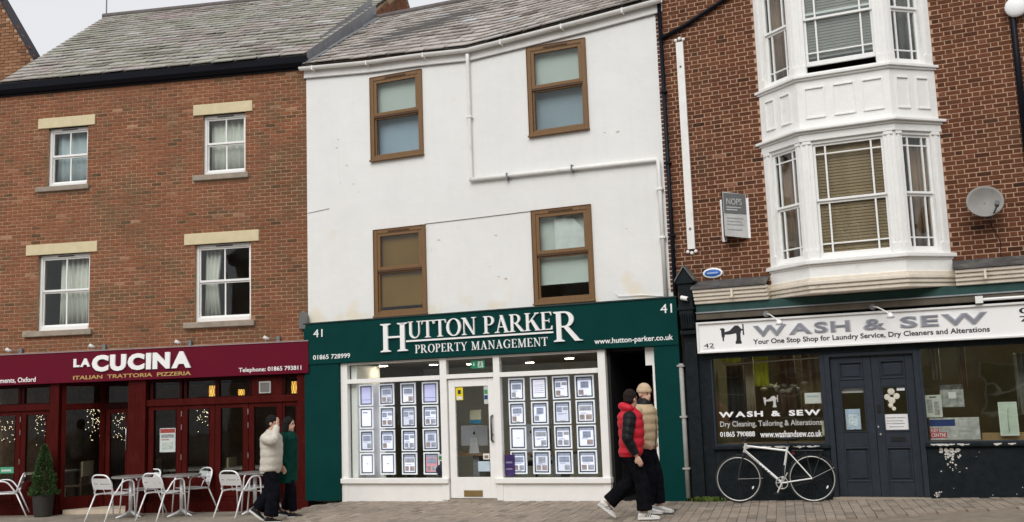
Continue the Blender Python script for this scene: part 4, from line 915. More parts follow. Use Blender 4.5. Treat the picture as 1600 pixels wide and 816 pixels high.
# ================================================================ BUILDING 3: dark brick house with bay and laundry
B3 = fthing('bay_window_house', 3, 0, 0, 0, 'dark brick house with a white two-storey bay above the blue-black laundry front', 'building')
BL, BR_ = 1.62, 4.20
ops3 = [(BL, BR_, 3.0, 9.0)]
mb = MB(); wall_mesh(mb, .0, 6.6, 3.2, 8.9, ops3, -.3, -.001); mb.b(0, 6.6, -5, -4.9, 0, 8.9); mb.b(.0, .1, -4.9, -.3, 0, 8.9); mb.b(0, 6.6, -5, -.3, 8.86, 8.96)
mb.build('wall', MORTAR_B, B3)
brickwork(.0, 6.4, 3.30, 8.85, ops3, BRICK_B, 'brick_b', B3, 3, .0700, .203, 'flemish', joint=.0125, proud=.006)
def ring_poly(o, p=.5, lo=2.28, hi=3.60, back=-.10):
    return [(BL - o, back * -1), (BL - o, -.0), (lo - o * .42, -p - o), (hi + o * .42, -p - o), (BR_ + o, -.0), (BR_ + o, back * -1)]
def band(mb, z0, z1, o, **k): mb.prism(ring_poly(o, **k), 'z', z0, z1)
BAY = MB()
band(BAY, 3.30, 3.47, .015); BAYo = BAY.build('bay_apron', BAYP, B3)
mb = MB(); band(mb, 3.47, 3.50, .04); band(mb, 3.50, 3.56, .085); mb.build('bay_sill', BAYP, B3, bevel=.01)
mb = MB(); band(mb, 5.36, 5.465, .03); mb.build('bay_architrave', BAYP, B3, bevel=.006)
mb = MB(); band(mb, 5.465, 5.50, .06); band(mb, 5.50, 5.545, .115); mb.build('bay_cornice', BAYP, B3, bevel=.01)
mb = MB(); band(mb, 5.545, 6.30, .0); mb.build('bay_panelling', BAYP, B3)
mb = MB(); band(mb, 6.30, 6.33, .04); band(mb, 6.33, 6.375, .075); mb.build('bay_sill', BAYP, B3, bevel=.008)
mb = MB(); band(mb, 8.05, 8.7, .02); mb.build('bay_head', BAYP, B3)
mb = MB(); band(mb, 3.07, 3.13, .03); band(mb, 3.13, 3.19, .06); band(mb, 3.19, 3.25, .09); band(mb, 3.25, 3.30, .05); mb.build('bay_base_moulding', CREAM, B3, bevel=.012)
faces = [((BL, 0.), (2.28, .5)), ((2.28, .5), (3.60, .5)), ((3.60, .5), (BR_, 0.))]
def face_empty_mesh(mb, name, m, A, Bq, z, bevel=0., parent=None):
    o = mb.build(name, m, parent or B3, bevel=bevel); o.location = (A[0], -A[1], z); o.rotation_euler = (0, 0, math.atan2(-(Bq[1] - A[1]), Bq[0] - A[0])); return o
GLASSB = glass('old_sash_glass', (.90, .93, .92), .05, .25)
def bay_face(A, Bq, z0, z1, zm, p0, p1, lift=0., wide=False):
    Lf = math.hypot(Bq[0] - A[0], Bq[1] - A[1]); H = z1 - z0
    mb = MB()       # corner posts with a flute, head and sill of the frame (local: x along, y=-out)
    mb.b(0, p0, -.12, -.0, 0, H).b(Lf - p1, Lf, -.12, -.0, 0, H).b(p0, Lf - p1, -.12, -.015, H - .05, H).b(p0, Lf - p1, -.12, -.01, 0, .04)
    if p0 > .1: mb.b(p0 * .35, p0 * .65, -.0, .014, .16, H - .0); mb.b(p0 * .12, p0 * .92, -.0, .022, 0, .16); mb.b(p0 * .12, p0 * .92, -.0, .022, H - .05, H)
    if p1 > .1: mb.b(Lf - p1 * .65, Lf - p1 * .35, -.0, .014, .16, H); mb.b(Lf - p1 * .92, Lf - p1 * .12, -.0, .022, 0, .16); mb.b(Lf - p1 * .92, Lf - p1 * .12, -.0, .022, H - .05, H)
    wn = face_empty_mesh(mb, 'bay_window', BAYP, A, Bq, z0, .005)
    i0, i1 = p0, Lf - p1; g = .013
    mx_ = .14 if wide else .085
    for kind, a, b, d in (('up', zm - z0, H - .05, -.045), ('low', .04 + lift, zm - z0 + lift * .0, -.075)):
        mb = MB(); st = .035
        if kind == 'low': a2, b2 = a, b + lift
        else: a2, b2 = a, b
        mb.b(i0, i0 + st, d - .04, d, a2, b2).b(i1 - st, i1, d - .04, d, a2, b2).b(i0 + st, i1 - st, d - .04, d, b2 - .035, b2).b(i0 + st, i1 - st, d - .04, d, a2, a2 + (.07 if kind == 'low' else .035))
        ga, gb = a2 + (.07 if kind == 'low' else .035), b2 - .035
        x1_, x2_ = i0 + st + mx_, i1 - st - mx_
        for x in (x1_, x2_): mb.b(x - g, x + g, d - .035, d - .004, ga, gb)
        hz = (gb - .12) if kind == 'up' else (ga + .13)
        for xa, xb in ((i0 + st, x1_ - g), (x1_ + g, x2_ - g), (x2_ + g, i1 - st)): mb.b(xa, xb, d - .034, d - .005, hz - g * .8, hz + g * .8)
        sh = mb.build('sash', BAYP, wn, bevel=.003)
        for xa, xb in ((i0 + st, x1_ - g), (x1_ + g, x2_ - g), (x2_ + g, i1 - st)):
            for za, zb in ((ga, hz - g * .8), (hz + g * .8, gb)): MB().b(xa, xb, d - .022, d - .017, za, zb).build('pane', GLASSB, wn)
for zA, zB, zm, li in ((3.56, 5.36, 4.44, 0.), (6.375, 8.05, 7.25, .12)):
    bay_face(*faces[0], zA, zB, zm, .17, .13); bay_face(*faces[1], zA, zB, zm, .16, .16, li, True); bay_face(*faces[2], zA, zB, zm, .13, .17)
# recessed panels between the storeys
def panel(A, Bq, u0, u1, z0, z1):
    mb = MB(); t = .022; w, h = u1 - u0, z1 - z0
    Lf = math.hypot(Bq[0] - A[0], Bq[1] - A[1]); ux, uy = (Bq[0] - A[0]) / Lf, (Bq[1] - A[1]) / Lf
    mb.b(0, t, 0, .016, 0, h).b(w - t, w, 0, .016, 0, h).b(t, w - t, 0, .024, h - t, h).b(t, w - t, 0, .024, 0, t)
    face_empty_mesh(mb, 'panel_moulding', BAYP, (A[0] + ux * u0, A[1] + uy * u0), Bq if False else (A[0] + ux * u1, A[1] + uy * u1), z0, .004)
for fi, us in ((0, ((.12, .33), (.45, .68))), (1, ((.10, .40), (.51, .83), (.93, 1.23))), (2, ((.10, .32), (.44, .66)))):
    for u0, u1 in us: panel(*faces[fi], u0, u1, 5.70, 6.18)
room(B3, BL - .3, BR_ + .3, 3.2, 5.5, -.31, 2.5, mat('bay_room', (.16, .12, .09), .9, .2, 2)); room(B3, BL - .3, BR_ + .3, 6.0, 8.3, -.31, 2.5, mat('bay_room'))
TAN = mat('tan_blind', (.37, .265, .165), .75, .28, 3); GREYB = mat('grey_blind', (.30, .29, .26), .7, .15, 3)
blind(3, 2.46, 3.42, 3.62, 5.28, .37, TAN, 'tan slatted blind in the middle of the lower bay window', True)
blind(3, 2.46, 3.42, 6.66, 7.98, .37, GREYB, 'grey slatted blind in the middle of the upper bay window', True)
BRC = mat('brown_curtain', (.36, .23, .15), .9, .2, 5, stretch=(8, 8, .5))
curtain(3, 1.86, 2.16, 3.62, 5.3, .02, BRC, 'brown curtain behind the narrow lower bay light near the white strap', None, 3, .03)
curtain(3, 3.72, 4.0, 3.62, 5.3, .02, BRC, 'brown curtain behind the narrow lower bay light near the satellite dish', None, 3, .03)
curtain(3, 1.86, 2.16, 6.42, 7.95, .02, BRC, 'brown curtain behind the narrow upper bay light on the strap side', None, 3, .03)
curtain(3, 3.72, 4.0, 6.42, 7.95, .02, mat('grey_curtain', (.20, .19, .17), .9, .2, 5), 'grey curtain behind the narrow upper bay light on the dish side', None, 3, .03)
# cornice over the shop on both sides of the bay
for s0, s1 in ((.43, BL - .03), (BR_ + .03, 6.4)):
    mb = MB()
    for z0, z1, d in ((3.06, 3.115, .20), (3.115, 3.17, .235), (3.17, 3.23, .265), (3.23, 3.285, .30)): mb.b(s0, s1, -.05, d, z0, z1)
    mb.build('cornice', CREAM, B3, bevel=.014)
    mb = MB(); mb.prism([(.02, 3.43), (-.31, 3.30), (-.33, 3.285), (-.33, 3.315), (.02, 3.45)], 'x', s0 - .02, s1 + .0); mb.build('lead_flashing', mat('dark_lead', (.09, .085, .085), .7, .3, 6, .4, 20, dirt=((.22, .23, .17), 3, .5, .7, .5)), B3)
for s in (1.05, 4.62): MB().b(s - .015, s + .015, .2, .32, 3.12, 3.26).build('cornice_bracket', CREAM, B3)
# white strap with fleur ends
mb = MB(); mb.b(.335, .455, .0, .05, 3.97, 7.42)
for z, sg in ((7.42, 1), (3.97, -1)):
    for a in (-50, 0, 50):
        q = Vector((math.sin(R(a)) * .10, 0, math.cos(R(a)) * .08 * sg)); mb.ell((.395 + q.x * .85, -.026, z + q.z * .8), .03, .022, .03, 10, 7)
mb.build('wall_strap', WPVC, B3); MB().ell((.395, -.055, 4.30), .022, .02, .022, 8, 6).build('strap_bolt', LEAD, B3)
MB().ell((.395, -.055, 7.0), .018, .02, .018, 8, 6).build('strap_bolt', LEAD, B3)
mb = MB(); mb.tube([(.06, -.05, 7.52), (.5, -.05, 7.68), (1.45, -.05, 8.12), (1.6, -.05, 8.4)], .035, 8).build('slanted_pipe', BLACKP, B3, smooth=True)
mb = MB(); mb.tube([(5.31, -.06, 3.6), (5.31, -.06, 8.8)], .045, 10).build('black_downpipe', BLACKP, B3, smooth=True)
mb = MB(); mb.tube([(.13, -.10, .06), (.13, -.10, 2.15)], .035, 10).build('grey_downpipe', mat('grey_pipe', (.36, .36, .34), .5, .15, 6), B3, smooth=True)
for z in (.5, 1.3, 2.1): MB().b(.075, .185, .0, .145, z, z + .03).build('pipe_clip', mat('grey_pipe'), B3)
t = fthing('globe_light', 3, 5.36, .06, 7.02, 'round white wall light beside the black downpipe', 'wall light'); mb = MB(); mb.ell((0, -.05, 0), .15, .06, .15, 18, 10); mb.build('globe', WHITE, t, smooth=True); MB().cyl((0, 0, 0), .07, .06, 12, 'y').build('base', WPVC, t)

# ---- laundry front
S3 = B3
MB().b(.44, 6.4, -.02, .15, 2.93, 3.06).build('green_fascia_board', mat('faded_green', (.02, .065, .058), .5, .2, 5), S3)
MB().b(.44, 6.4, -.02, .19, 2.915, 2.935).build('blind_box_edge', mat('pale_edge', (.28, .30, .31), .5), S3)
MB().b(.44, 6.4, -.02, .17, 2.82, 2.915).build('blind_box', mat('brown_box', (.105, .088, .065), .6, .3, 4), S3)
MB().b(.44, 6.4, -.02, .05, 2.2, 2.82).build('backing', CHAR_DK, S3)
mb = MB(); mb.b(.16, .58, -.15, .03, .0, 3.0).b(.20, .40, .03, .10, .0, 2.62); mb.build('pilaster', CHAR_DK, S3, bevel=.006)
mb = MB(); mb.b(.17, .43, -.02, .20, 2.60, 2.66); mb.prism([(-.03, 2.66), (-.16, 2.68), (-.20, 2.80), (-.26, 2.92), (-.26, 2.98), (-.03, 2.98)], 'x', .19, .41); mb.b(.17, .43, -.02, .28, 2.98, 3.03); mb.b(.19, .41, .0, .22, 3.03, 3.40)
mb.prism([(.16, 3.40), (.44, 3.40), (.44, 3.44), (.30, 3.64), (.16, 3.44)], 'y', -.25, .0); cs = mb.build('console', CHAR_DK, S3, bevel=.006)
mb = MB(); mb.prism([(.14, 3.43), (.30, 3.66), (.46, 3.43), (.46, 3.46), (.30, 3.70), (.14, 3.46)], 'y', -.27, .0); mb.build('console_cap', mat('worn_cap', (.13, .13, .12), .7, .4, 8), cs)
for k in range(5): MB().b(.215 + .037 * k, .23 + .037 * k, .24, .255, 2.70, 2.96).build('flute', CHAR_DK, cs)
RISER = CHAR_DK
mb = MB(); mb.b(.58, 2.30, -.2, .02, -.05, .80).b(3.64, 6.4, -.2, .02, -.05, .80); mb.build('stall_riser', RISER, S3)
mb = MB(); mb.b(.56, 2.32, -.1, .075, .795, .845).b(3.63, 6.4, -.1, .075, .795, .845); mb.build('sill', CHAR_DK, S3, bevel=.01)
# bare plaster where the paint has flaked off
FLK = mat('bare_white_plaster', (.60, .58, .54), .9, .1, 20); rnd = random.Random(8)
def flake(s, z, r, d=.021):
    mb = MB(); n = 9; pts = [(s + r * rnd.uniform(.5, 1.2) * math.cos(2 * math.pi * k / n), z + .9 * r * rnd.uniform(.5, 1.2) * math.sin(2 * math.pi * k / n)) for k in range(n)]
    mb.prism(pts, 'y', -d - .002, -d + .001); mb.build('paint_flake', FLK, S3)
for k in range(36):
    a = rnd.random(); flake(3.95 + rnd.gauss(0, .075), .74 - .30 * a ** 1.3 + rnd.gauss(0, .012), rnd.uniform(.007, .026) * (1.15 - .7 * a))
for s, z, r in ((3.90, .745, .04), (3.97, .74, .045), (4.05, .75, .035), (3.94, .68, .034), (3.97, .62, .028), (3.83, .765, .03)): flake(s, z, r)
for k in range(14): flake(3.73 + rnd.gauss(0, .03), .11 + rnd.gauss(0, .04), rnd.uniform(.005, .018))
for k in range(24): flake(rnd.uniform(3.75, 5.6), rnd.uniform(.05, .72), rnd.uniform(.004, .010))
def sill_flake(s0, s1):
    mb = MB(); n = max(4, int((s1 - s0) / .02)); top = [(s0 + (s1 - s0) * k / n, .842 - rnd.random() ** 3 * .015) for k in range(n + 1)]; bot = [(s0 + (s1 - s0) * k / n, .826 - rnd.random() * .026 * math.sin(math.pi * k / n)) for k in range(n + 1)]
    mb.prism(top + bot[::-1], 'y', -.0785, -.0755); mb.build('paint_flake', FLK, S3)
for a, b in ((1.02, 1.17), (1.22, 1.46), (1.50, 1.72), (1.78, 1.95), (1.97, 2.16), (3.70, 4.02), (4.05, 4.21), (4.52, 4.62), (4.70, 4.80), (5.0, 5.2)): sill_flake(a, b)
# window frames and glass
mb = MB(); mb.b(.56, .61, -.08, .02, .845, 2.32).b(2.24, 2.31, -.08, .02, .845, 2.32).b(.61, 2.24, -.08, .02, .845, .875).b(.61, 2.24, -.08, .02, 2.29, 2.32); mb.build('window_frame', CHAR, S3, bevel=.005)
mb = MB(); mb.b(3.63, 3.675, -.08, .02, .845, 2.3).b(3.675, 6.4, -.08, .02, .845, .875); mb.build('window_frame', CHAR, S3, bevel=.005)
GLASSL = glass('laundry_glass', (.93, .95, .92), .05, .15)
MB().b(.61, 2.24, -.03, -.022, .875, 2.29).build('shop_window', GLASSL, S3); MB().b(3.675, 6.4, -.03, -.022, .875, 2.30).build('shop_window', GLASSL, S3)
# double doors
mb = MB(); mb.b(2.31, 2.385, -.12, .03, .05, 2.26).b(3.56, 3.635, -.12, .03, .05, 2.26).b(2.385, 3.56, -.12, .03, 2.14, 2.26); mb.build('door_frame', CHAR, S3, bevel=.006)
MB().b(2.30, 3.65, -.25, .10, -.05, .085).build('door_step', SILLST, S3, bevel=.01)
for a, b in ((2.39, 2.968), (2.974, 3.555)):
    mb = MB(); dF = -.03; st = .115
    mb.b(a, a + st, -.08, dF, .09, 2.135).b(b - st, b, -.08, dF, .09, 2.135).b(a + st, b - st, -.08, dF, 2.06, 2.135).b(a + st, b - st, -.08, dF, 1.68, 1.79).b(a + st, b - st, -.08, dF, .80, 1.02).b(a + st, b - st, -.08, dF, .09, .30)
    lf = mb.build('door_leaf', CHAR, S3, bevel=.006)
    for z0, z1 in ((.30, .80), (1.79, 2.06)):
        mb = MB(); mb.b(a + st, b - st, -.075, dF - .022, z0, z1); mb.b(a + st + .05, b - st - .05, -.06, dF - .008, z0 + .05, z1 - .05); mb.build('door_panel', CHAR, lf, bevel=.008)
        e = .022; mb = MB(); mb.b(a + st, b - st, dF - .02, dF + .012, z1 - e, z1).b(a + st, b - st, dF - .02, dF + .012, z0, z0 + e).b(a + st, a + st + e, dF - .02, dF + .010, z0 + e, z1 - e).b(b - st - e, b - st, dF - .02, dF + .010, z0 + e, z1 - e); mb.build('bolection', CHAR, lf, bevel=.006)
    MB().b(a + st, b - st, -.058, -.052, 1.02, 1.68).build('pane', GLASSD, lf)
    e = .018; mb = MB(); mb.b(a + st, b - st, dF - .02, dF + .01, 1.68 - e, 1.68).b(a + st, b - st, dF - .02, dF + .01, 1.02, 1.02 + e).b(a + st, a + st + e, dF - .02, dF + .008, 1.02 + e, 1.68 - e).b(b - st - e, b - st, dF - .02, dF + .008, 1.02 + e, 1.68 - e); mb.build('glazing_bead', CHAR, lf)
MB().b(3.17, 3.37, -.03, -.02, .88, .94).build('letter_plate', BLACK, S3); MB().b(3.01, 3.06, -.03, -.018, 1.30, 1.42).build('lock_plate', BLACK, S3)
MB().ell((3.03, .015, .98), .02, .02, .02, 8, 6).build('door_knob', STEEL, S3); 
mb = MB(); mb.tube([(3.005, .027, 1.10), (3.005, .024, 1.12), (2.998, .024, 1.10), (3.012, .024, 1.09), (3.0, .024, 1.075)], .006, 5); mb.build('number_mark', STEEL, S3)
# interior
room(S3, .5, 6.4, .0, 2.7, -.14, 4., mat('laundry_room', (.20, .18, .11), .85, .3, 1.2), 'laundry_room')
MB().b(.6, 2.25, -.9, -.12, .80, .86).build('display_shelf', mat('shelf_wood', (.20, .13, .08), .6, .2, 6), S3); MB().b(3.67, 6.3, -.9, -.12, .80, .86).build('display_shelf', mat('shelf_wood'), S3)
LIME = mat('lime_reflection', (.60, .68, .04), .7, .1, 6)  # bright lime stands in for the yellow-green reflection of the fluorescents
for s0, s1, z0, z1, dd, m, lab in ((.68, .98, 2.15, 2.5, -.35, LIME, 'lime green cloth painted as a yellow-green reflection in the top corner of the laundry window'), (1.16, 1.38, 1.75, 2.5, -.5, LIME, 'long lime green cloth painted as a yellow-green reflection in the laundry window'), (1.0, 1.14, 1.3, 2.5, -.55, mat('beige_cloth', (.45, .40, .30), .9, .2, 6), 'beige garment hanging beside the long lime cloth'),
        (1.45, 1.75, 1.3, 2.45, -.8, mat('brown_cloth', (.16, .10, .07), .9, .2, 6), 'brown coat on the laundry rail'), (1.80, 2.15, 1.35, 2.4, -.8, mat('tan_cloth', (.30, .22, .13), .9, .2, 6), 'tan coat on the laundry rail near the doors'), (.66, .95, 1.2, 2.1, -.7, mat('dark_cloth', (.05, .05, .05), .9, .2, 6), 'dark garment hung under the lime cloth'),
        (3.75, 3.9, 1.75, 2.35, -.6, mat('beige_cloth'), 'narrow beige garment in the window by the key poster'), (4.15, 4.25, 1.6, 2.4, -.6, mat('tan_cloth'), 'narrow tan garment in the window beyond the key poster'), (4.9, 5.1, 1.2, 2.1, -.8, mat('grey_cloth', (.33, .33, .31), .9, .2, 6), 'grey garment hanging behind the flower card')):
    curtain(3, s0, s1, z0, z1, dd, m, lab, 'garments hanging in the laundry', 3, .025)
for o in [o for o in COL.objects if o.get('group') == 'garments hanging in the laundry']: o.name = 'hanging_garment'; o['category'] = 'garment'
t = fthing('strip_light', 3, 1.0, -1.0, 2.35, 'lit strip light inside the laundry above the hanging garments', 'strip light'); MB().b(0, 1.2, -.04, .04, .03, .08).build('casing', WHITE, t); MB().tube([(.03, 0, .015), (1.17, 0, .015)], .016, 8).build('tube', mat('strip_glow', (1, 1, .85), .5, emit=((1, .95, .68), 40.)), t)
t = fthing('strip_light', 3, 3.9, -1.2, 2.35, 'lit strip light inside the laundry beyond the doors', 'strip light'); MB().b(0, 1.2, -.04, .04, .03, .08).build('casing', WHITE, t); MB().tube([(.03, 0, .015), (1.17, 0, .015)], .016, 8).build('tube', mat('strip_glow'), t)
mb = MB(); mb.tube([(0, 0, 0), (1.5, 0, .04)], .012, 8); fmesh(mb, 'clothes_rail', STEEL, 3, .7, -.45, 2.12, 'steel clothes rail across the laundry window', 'rail')
mb = MB(); rnd = random.Random(2)
for k in range(26): mb.ell((rnd.uniform(0, .75), rnd.uniform(0, .2), .16 + rnd.uniform(-.05, .08)), .06, .05, .035, 8, 5)
fmesh(mb, 'wrapped_laundry', mat('plastic_wrap', (.50, .48, .40), .3, .3, 20), 3, 1.2, -.75, 1.55, 'pile of pale wrapped laundry on the shelf behind the window', 'laundry pile')
# sign of the laundry
SG3 = fthing('laundry_sign', 3, 0, 0, 2.30, 'white laundry sign box with silver name and sewing machine', 'sign')
BOXW = mat('sign_white', (.91, .91, .90), .45, .02, 3, dirt=((.65, .63, .58), 2.6, .66, .85, .3))
MB().b(.45, 6.4, .04, .15, .0, .465).build('panel', BOXW, SG3)
mb = MB(); mb.b(.43, 6.42, .03, .185, .445, .475).b(.43, 6.42, .03, .185, -.012, .015).b(.43, .465, .03, .185, .015, .445); mb.build('edge_frame', mat('sign_edge', (.80, .80, .78), .4, .06, 4), SG3, bevel=.004)
CHR = mat('chrome_letter', (.38, .40, .46), .3, .25, 5, metal=.5); CHRO = mat('chrome_outline', (.60, .61, .64), .35, .1, 5, metal=.3)
# keep letter order and proportions: W A S H   &   S E W
segs = (('WASH', 1.31, 2.75), ('&', 2.92, 3.24), ('SEW', 3.43, 4.60))
for body, a, b in segs:
    letters_fit(body, a, b, .205, .385, .15, .012, CHRO, SG3, off=.045, gap=.06, name='letter_outline'); letters_fit(body, a + .02, b - .02, .215, .375, .163, .008, CHR, SG3, off=.012, gap=.13)
text_fit('Your One Stop Shop for Laundry Service, Dry Cleaners and Alterations', 1.30, 4.61, .065, .165, .15, .004, INK, 'slogan_lettering', SG3, off=.02)
text_fit('42', .53, .69, .075, .14, .15, .004, INK, 'house_number', SG3); MB().b(.52, .70, .15, .152, .052, .06).build('small_print_line', GREYP, SG3)
text_fit('01865', 5.0, 5.7, .315, .395, .15, .004, INK, 'telephone_lettering', SG3, off=.02); text_fit('790888', 5.0, 5.8, .20, .28, .15, .004, INK, 'telephone_lettering', SG3, off=.02)
def sewing(parent, s0, z0, k, d, m):      # side view of an old sewing machine
    mb = MB(); P = lambda L: [(s0 + x * k, z0 + z * k) for x, z in L]
    parts = [[(.70, 0), (.98, 0), (.98, .12), (.95, .14), (.95, .42), (.98, .62), (.72, .62), (.76, .40), (.74, .14), (.70, .12)],
             [(.16, .56), (.45, .64), (.70, .86), (.86, .86), (.98, .72), (.98, .56), (.76, .50), (.45, .46), (.18, .46)],
             [(.06, .36), (.20, .36), (.22, .74), (.10, .78), (.04, .70)], [(.10, .16), (.15, .16), (.17, .36), (.08, .36)], [(.0, .70), (.10, .70), (.10, .76), (.0, .76)], [(1.06, .40), (1.12, .40), (1.12, .92), (1.06, .92)], [(.98, .60), (1.06, .63), (1.06, .68), (.98, .70)]]
    for i, p in enumerate(parts): mb.prism(P(p), 'y', -d - .003 - .0004 * i, -d)
    mb.build('sewing_machine_emblem', m, parent)
sewing(SG3, .80, .11, .33, .15, INK)
# window lettering
WN = fthing('window_lettering', 3, 0, -.021, 0, 'white laundry name and phone lettering on the shop window glass', 'lettering')
letters_fit('WASH & SEW', .66, 2.20, 1.285, 1.375, 0, .003, WHITE, WN, off=.04, gap=.1, space=.5)
text_fit('Dry Cleaning, Tailoring & Alterations', .67, 2.21, 1.115, 1.225, 0, .003, mat('silver_vinyl', (.55, .55, .53), .5), 'services_line', WN, off=.01)
text_fit('01865 790888', .66, 1.20, .985, 1.065, 0, .003, WHITE, 'telephone_line', WN, off=.02); text_fit('www.washandsew.co.uk', 1.28, 2.20, .965, 1.065, 0, .003, WHITE, 'web_line', WN, off=.02)
sewing(WN, 1.36, 1.42, .20, 0, mat('silver_vinyl'))
flat_notice('opening_hours_card', 3, 1.98, 2.22, 1.46, 1.62, -.05, PAPER, 'white card stuck in the laundry window near the doors', [(.1, .9, .6, .75, SKYP)])
flat_notice('cream_card', 3, 2.20, 2.25, .98, 1.20, -.045, mat('cream_print'), 'narrow cream card at the edge of the laundry window', [])
flat_notice('door_poster', 3, 2.55, 2.76, 1.06, 1.36, -.075, SKYP, 'pale blue poster behind the glass of the laundry door near the bicycle', [(.2, .8, .15, .75, mat('pale_print2', (.62, .70, .75), .6, .4, 25))])
flat_notice('door_blind_strip', 3, 2.52, 2.84, 1.60, 1.67, -.09, PAPER, 'white strip across the top of the laundry door glass', [])
flat_notice('door_notice', 3, 3.09, 3.42, 1.045, 1.27, -.048, PAPER, 'white closing notice on the laundry door with the letter plate', [(.1, .9, .74, .80, GREYP), (.1, .8, .55, .60, GREYP), (.1, .85, .38, .43, GREYP), (.2, .8, .18, .22, GREYP)])
mb = MB()
for x, z, r in ((.0, .27, .05), (-.06, .19, .045), (.07, .20, .045), (.0, .14, .05), (-.02, .07, .035), (.02, .02, .03)): mb.ell((x, 0, z), r, .006, r, 12, 7)
fmesh(mb, 'shirt_emblem', mat('cream_sticker', (.66, .63, .52), .5), 3, 3.22, -.046, 1.33, 'pale figure-shaped sticker on the laundry door glass', 'sticker')
flat_notice('small_door_sticker', 3, 3.30, 3.41, 1.61, 1.65, -.048, PAPER, 'tiny white sticker at the top of the door glass with the figure', [])
flat_notice('line_poster', 3, 3.66, 3.89, 1.21, 1.53, -.10, mat('ivory_print', (.62, .63, .60), .6), 'white poster with faint line drawings at the window edge by the doors', [(.15, .45, .2, .8, GREYP), (.55, .85, .1, .7, GREYP), (.3, .7, .88, .93, INK)])
flat_notice('photo_poster', 3, 3.88, 4.19, 1.35, 1.67, -.14, mat('grey_photo', (.33, .34, .34), .6, .5, 12), 'grey photo poster with a round white mark in the laundry window', [(.35, .68, .38, .66, PAPER), (.0, 1., .78, 1, mat('dark_photo', (.10, .10, .10), .6, .7, 22))])
t = flat_notice('key_centre_poster', 3, 3.70, 4.36, .885, 1.20, -.12, mat('ash_print', (.50, .50, .50), .6, .35, 10), 'key-cutting poster with navy band and red words in the laundry window', [(.0, .52, .62, .92, mat('navy_print')), (.0, .34, .10, .34, mat('crimson_print', (.55, .02, .07), .5)), (.0, .18, .36, .52, mat('crimson_print'))])
text_fit('KEY', .012, .115, .118, .155, .008, .001, WHITE, 'poster_word', t, off=.02); text_fit('CENTRE', .012, .21, .045, .095, .008, .001, WHITE, 'poster_word', t, off=.02)
MB().ell((.58, -.008, .20), .05, .002, .05, 14, 7).build('key_picture', mat('silver_shell'), t); MB().b(.40, .56, .008, .010, .12, .14).build('key_picture', mat('silver_shell'), t)
t = flat_notice('flower_card', 3, 4.62, 4.86, .93, 1.40, -.12, mat('mint_card', (.58, .68, .60), .6), 'pale mint card with a green stem in a white frame', [])
mb = MB(); mb.tube([(.12, -.008, .06), (.11, -.008, .22), (.125, -.008, .38)], [.035, .012, .02], 8, sq=(1, .08)); mb.build('stem_print', mat('leaf_print', (.10, .22, .10), .6), t)
mb = MB(); mb.b(0, .24, .004, .008, 0, .012).b(0, .24, .004, .008, .458, .47).b(0, .012, .004, .008, .012, .458).b(.228, .24, .004, .008, .012, .458); mb.build('card_border', PAPER, t)
mb = MB(); mb.b(0, .55, -.3, .0, 0, .10); fmesh(mb, 'cardboard_tray', mat('cardboard', (.33, .22, .11), .8, .1, 6), 3, 4.38, -.2, .86, 'low cardboard tray under the flower card', 'tray')
# lamps over the sign
for sx, lab in ((1.53, 'small swan-neck lamp over the silver letter beside the sewing machine sign'), (3.08, 'small swan-neck lamp over the ampersand of the laundry sign')):
    t = fthing('sign_lamp', 3, sx, .15, 2.84, lab, 'lamp', 'lamps over the laundry sign')
    MB().cyl((0, -.03, 0), .045, .04, 12, 'y').build('base', LEAD, t); mb = MB(); mb.tube([(0, -.03, 0), (.08, -.2, -.02), (.2, -.42, -.10), (.26, -.5, -.15)], .010, 8); mb.build('arm', WPVC, t, smooth=True)
    mb = MB(); mb.tube([(.26, -.5, -.13), (.27, -.5, -.17), (.27, -.49, -.20)], [.02, .05, .055], 12); mb.build('lamp_head', ALUW, t, smooth=True)
t = fthing('tube_light', 3, 4.50, .2, 2.84, 'white tube light on the blind box above the laundry sign', 'lamp'); mb = MB(); mb.tube([(0, 0, 0), (1.6, 0, .0)], .022, 8); mb.build('tube', WHITE, t); MB().b(-.04, .06, -.05, .05, -.05, .05).build('end_cap', WPVC, t)
# projecting wedge sign, oval plaque, dish, camera
t = fthing('wedge_sign', 3, 1.12, 0, 4.06, 'grey and white wedge-shaped agency board on the dark brick wall', 'sign')
Wd = .40
mb = MB(); mb.b(-.225, -.155, 0, .012, -.02, .66).b(.155, .225, 0, .012, .0, .64); mb.build('wall_strips', WHITE, t)
for sg in (-1, 1):
    mb = MB(); mb.add([(sg * .19, -.01, 0), (-.12 if sg < 0 else -.10, -.36, 0.02), (-.12 if sg < 0 else -.10, -.36, .72), (sg * .19, -.01, .70)] + [(sg * .19 * .93, -.01, 0), (-.11, -.34, 0.02), (-.11, -.34, .72), (sg * .19 * .93, -.01, .70)],
        [(0, 1, 2, 3), (7, 6, 5, 4), (0, 4, 5, 1), (3, 2, 6, 7)]); mb.build('board', mat('agency_white', (.60, .61, .60), .5) if sg > 0 else mat('agency_grey', (.36, .37, .37), .5), t)
A_ = Vector((-.10, -.362, 0)); B_ = Vector((.192, -.012, 0)); dr_ = (B_ - A_).normalized(); ang = math.atan2(dr_.y, dr_.x); Lw = (B_ - A_).length
hd = MB(); hd.b(.01, Lw - .02, .002, .005, .38, .70); hd = hd.build('heading_panel', mat('agency_heading', (.16, .165, .17), .5), t); hd.location = A_; hd.rotation_euler = (0, 0, ang)
x = text_fit('NOPS', .06, Lw - .1, .52, .62, .0065, .001, mat('agency_white'), 'heading_letters', hd)
for k, (z, wv) in enumerate(((.47, .8), (.43, .6))): MB().b(.05, .05 + (Lw - .1) * wv, .0065, .0075, z, z + .015).build('print_line', mat('agency_white'), hd)
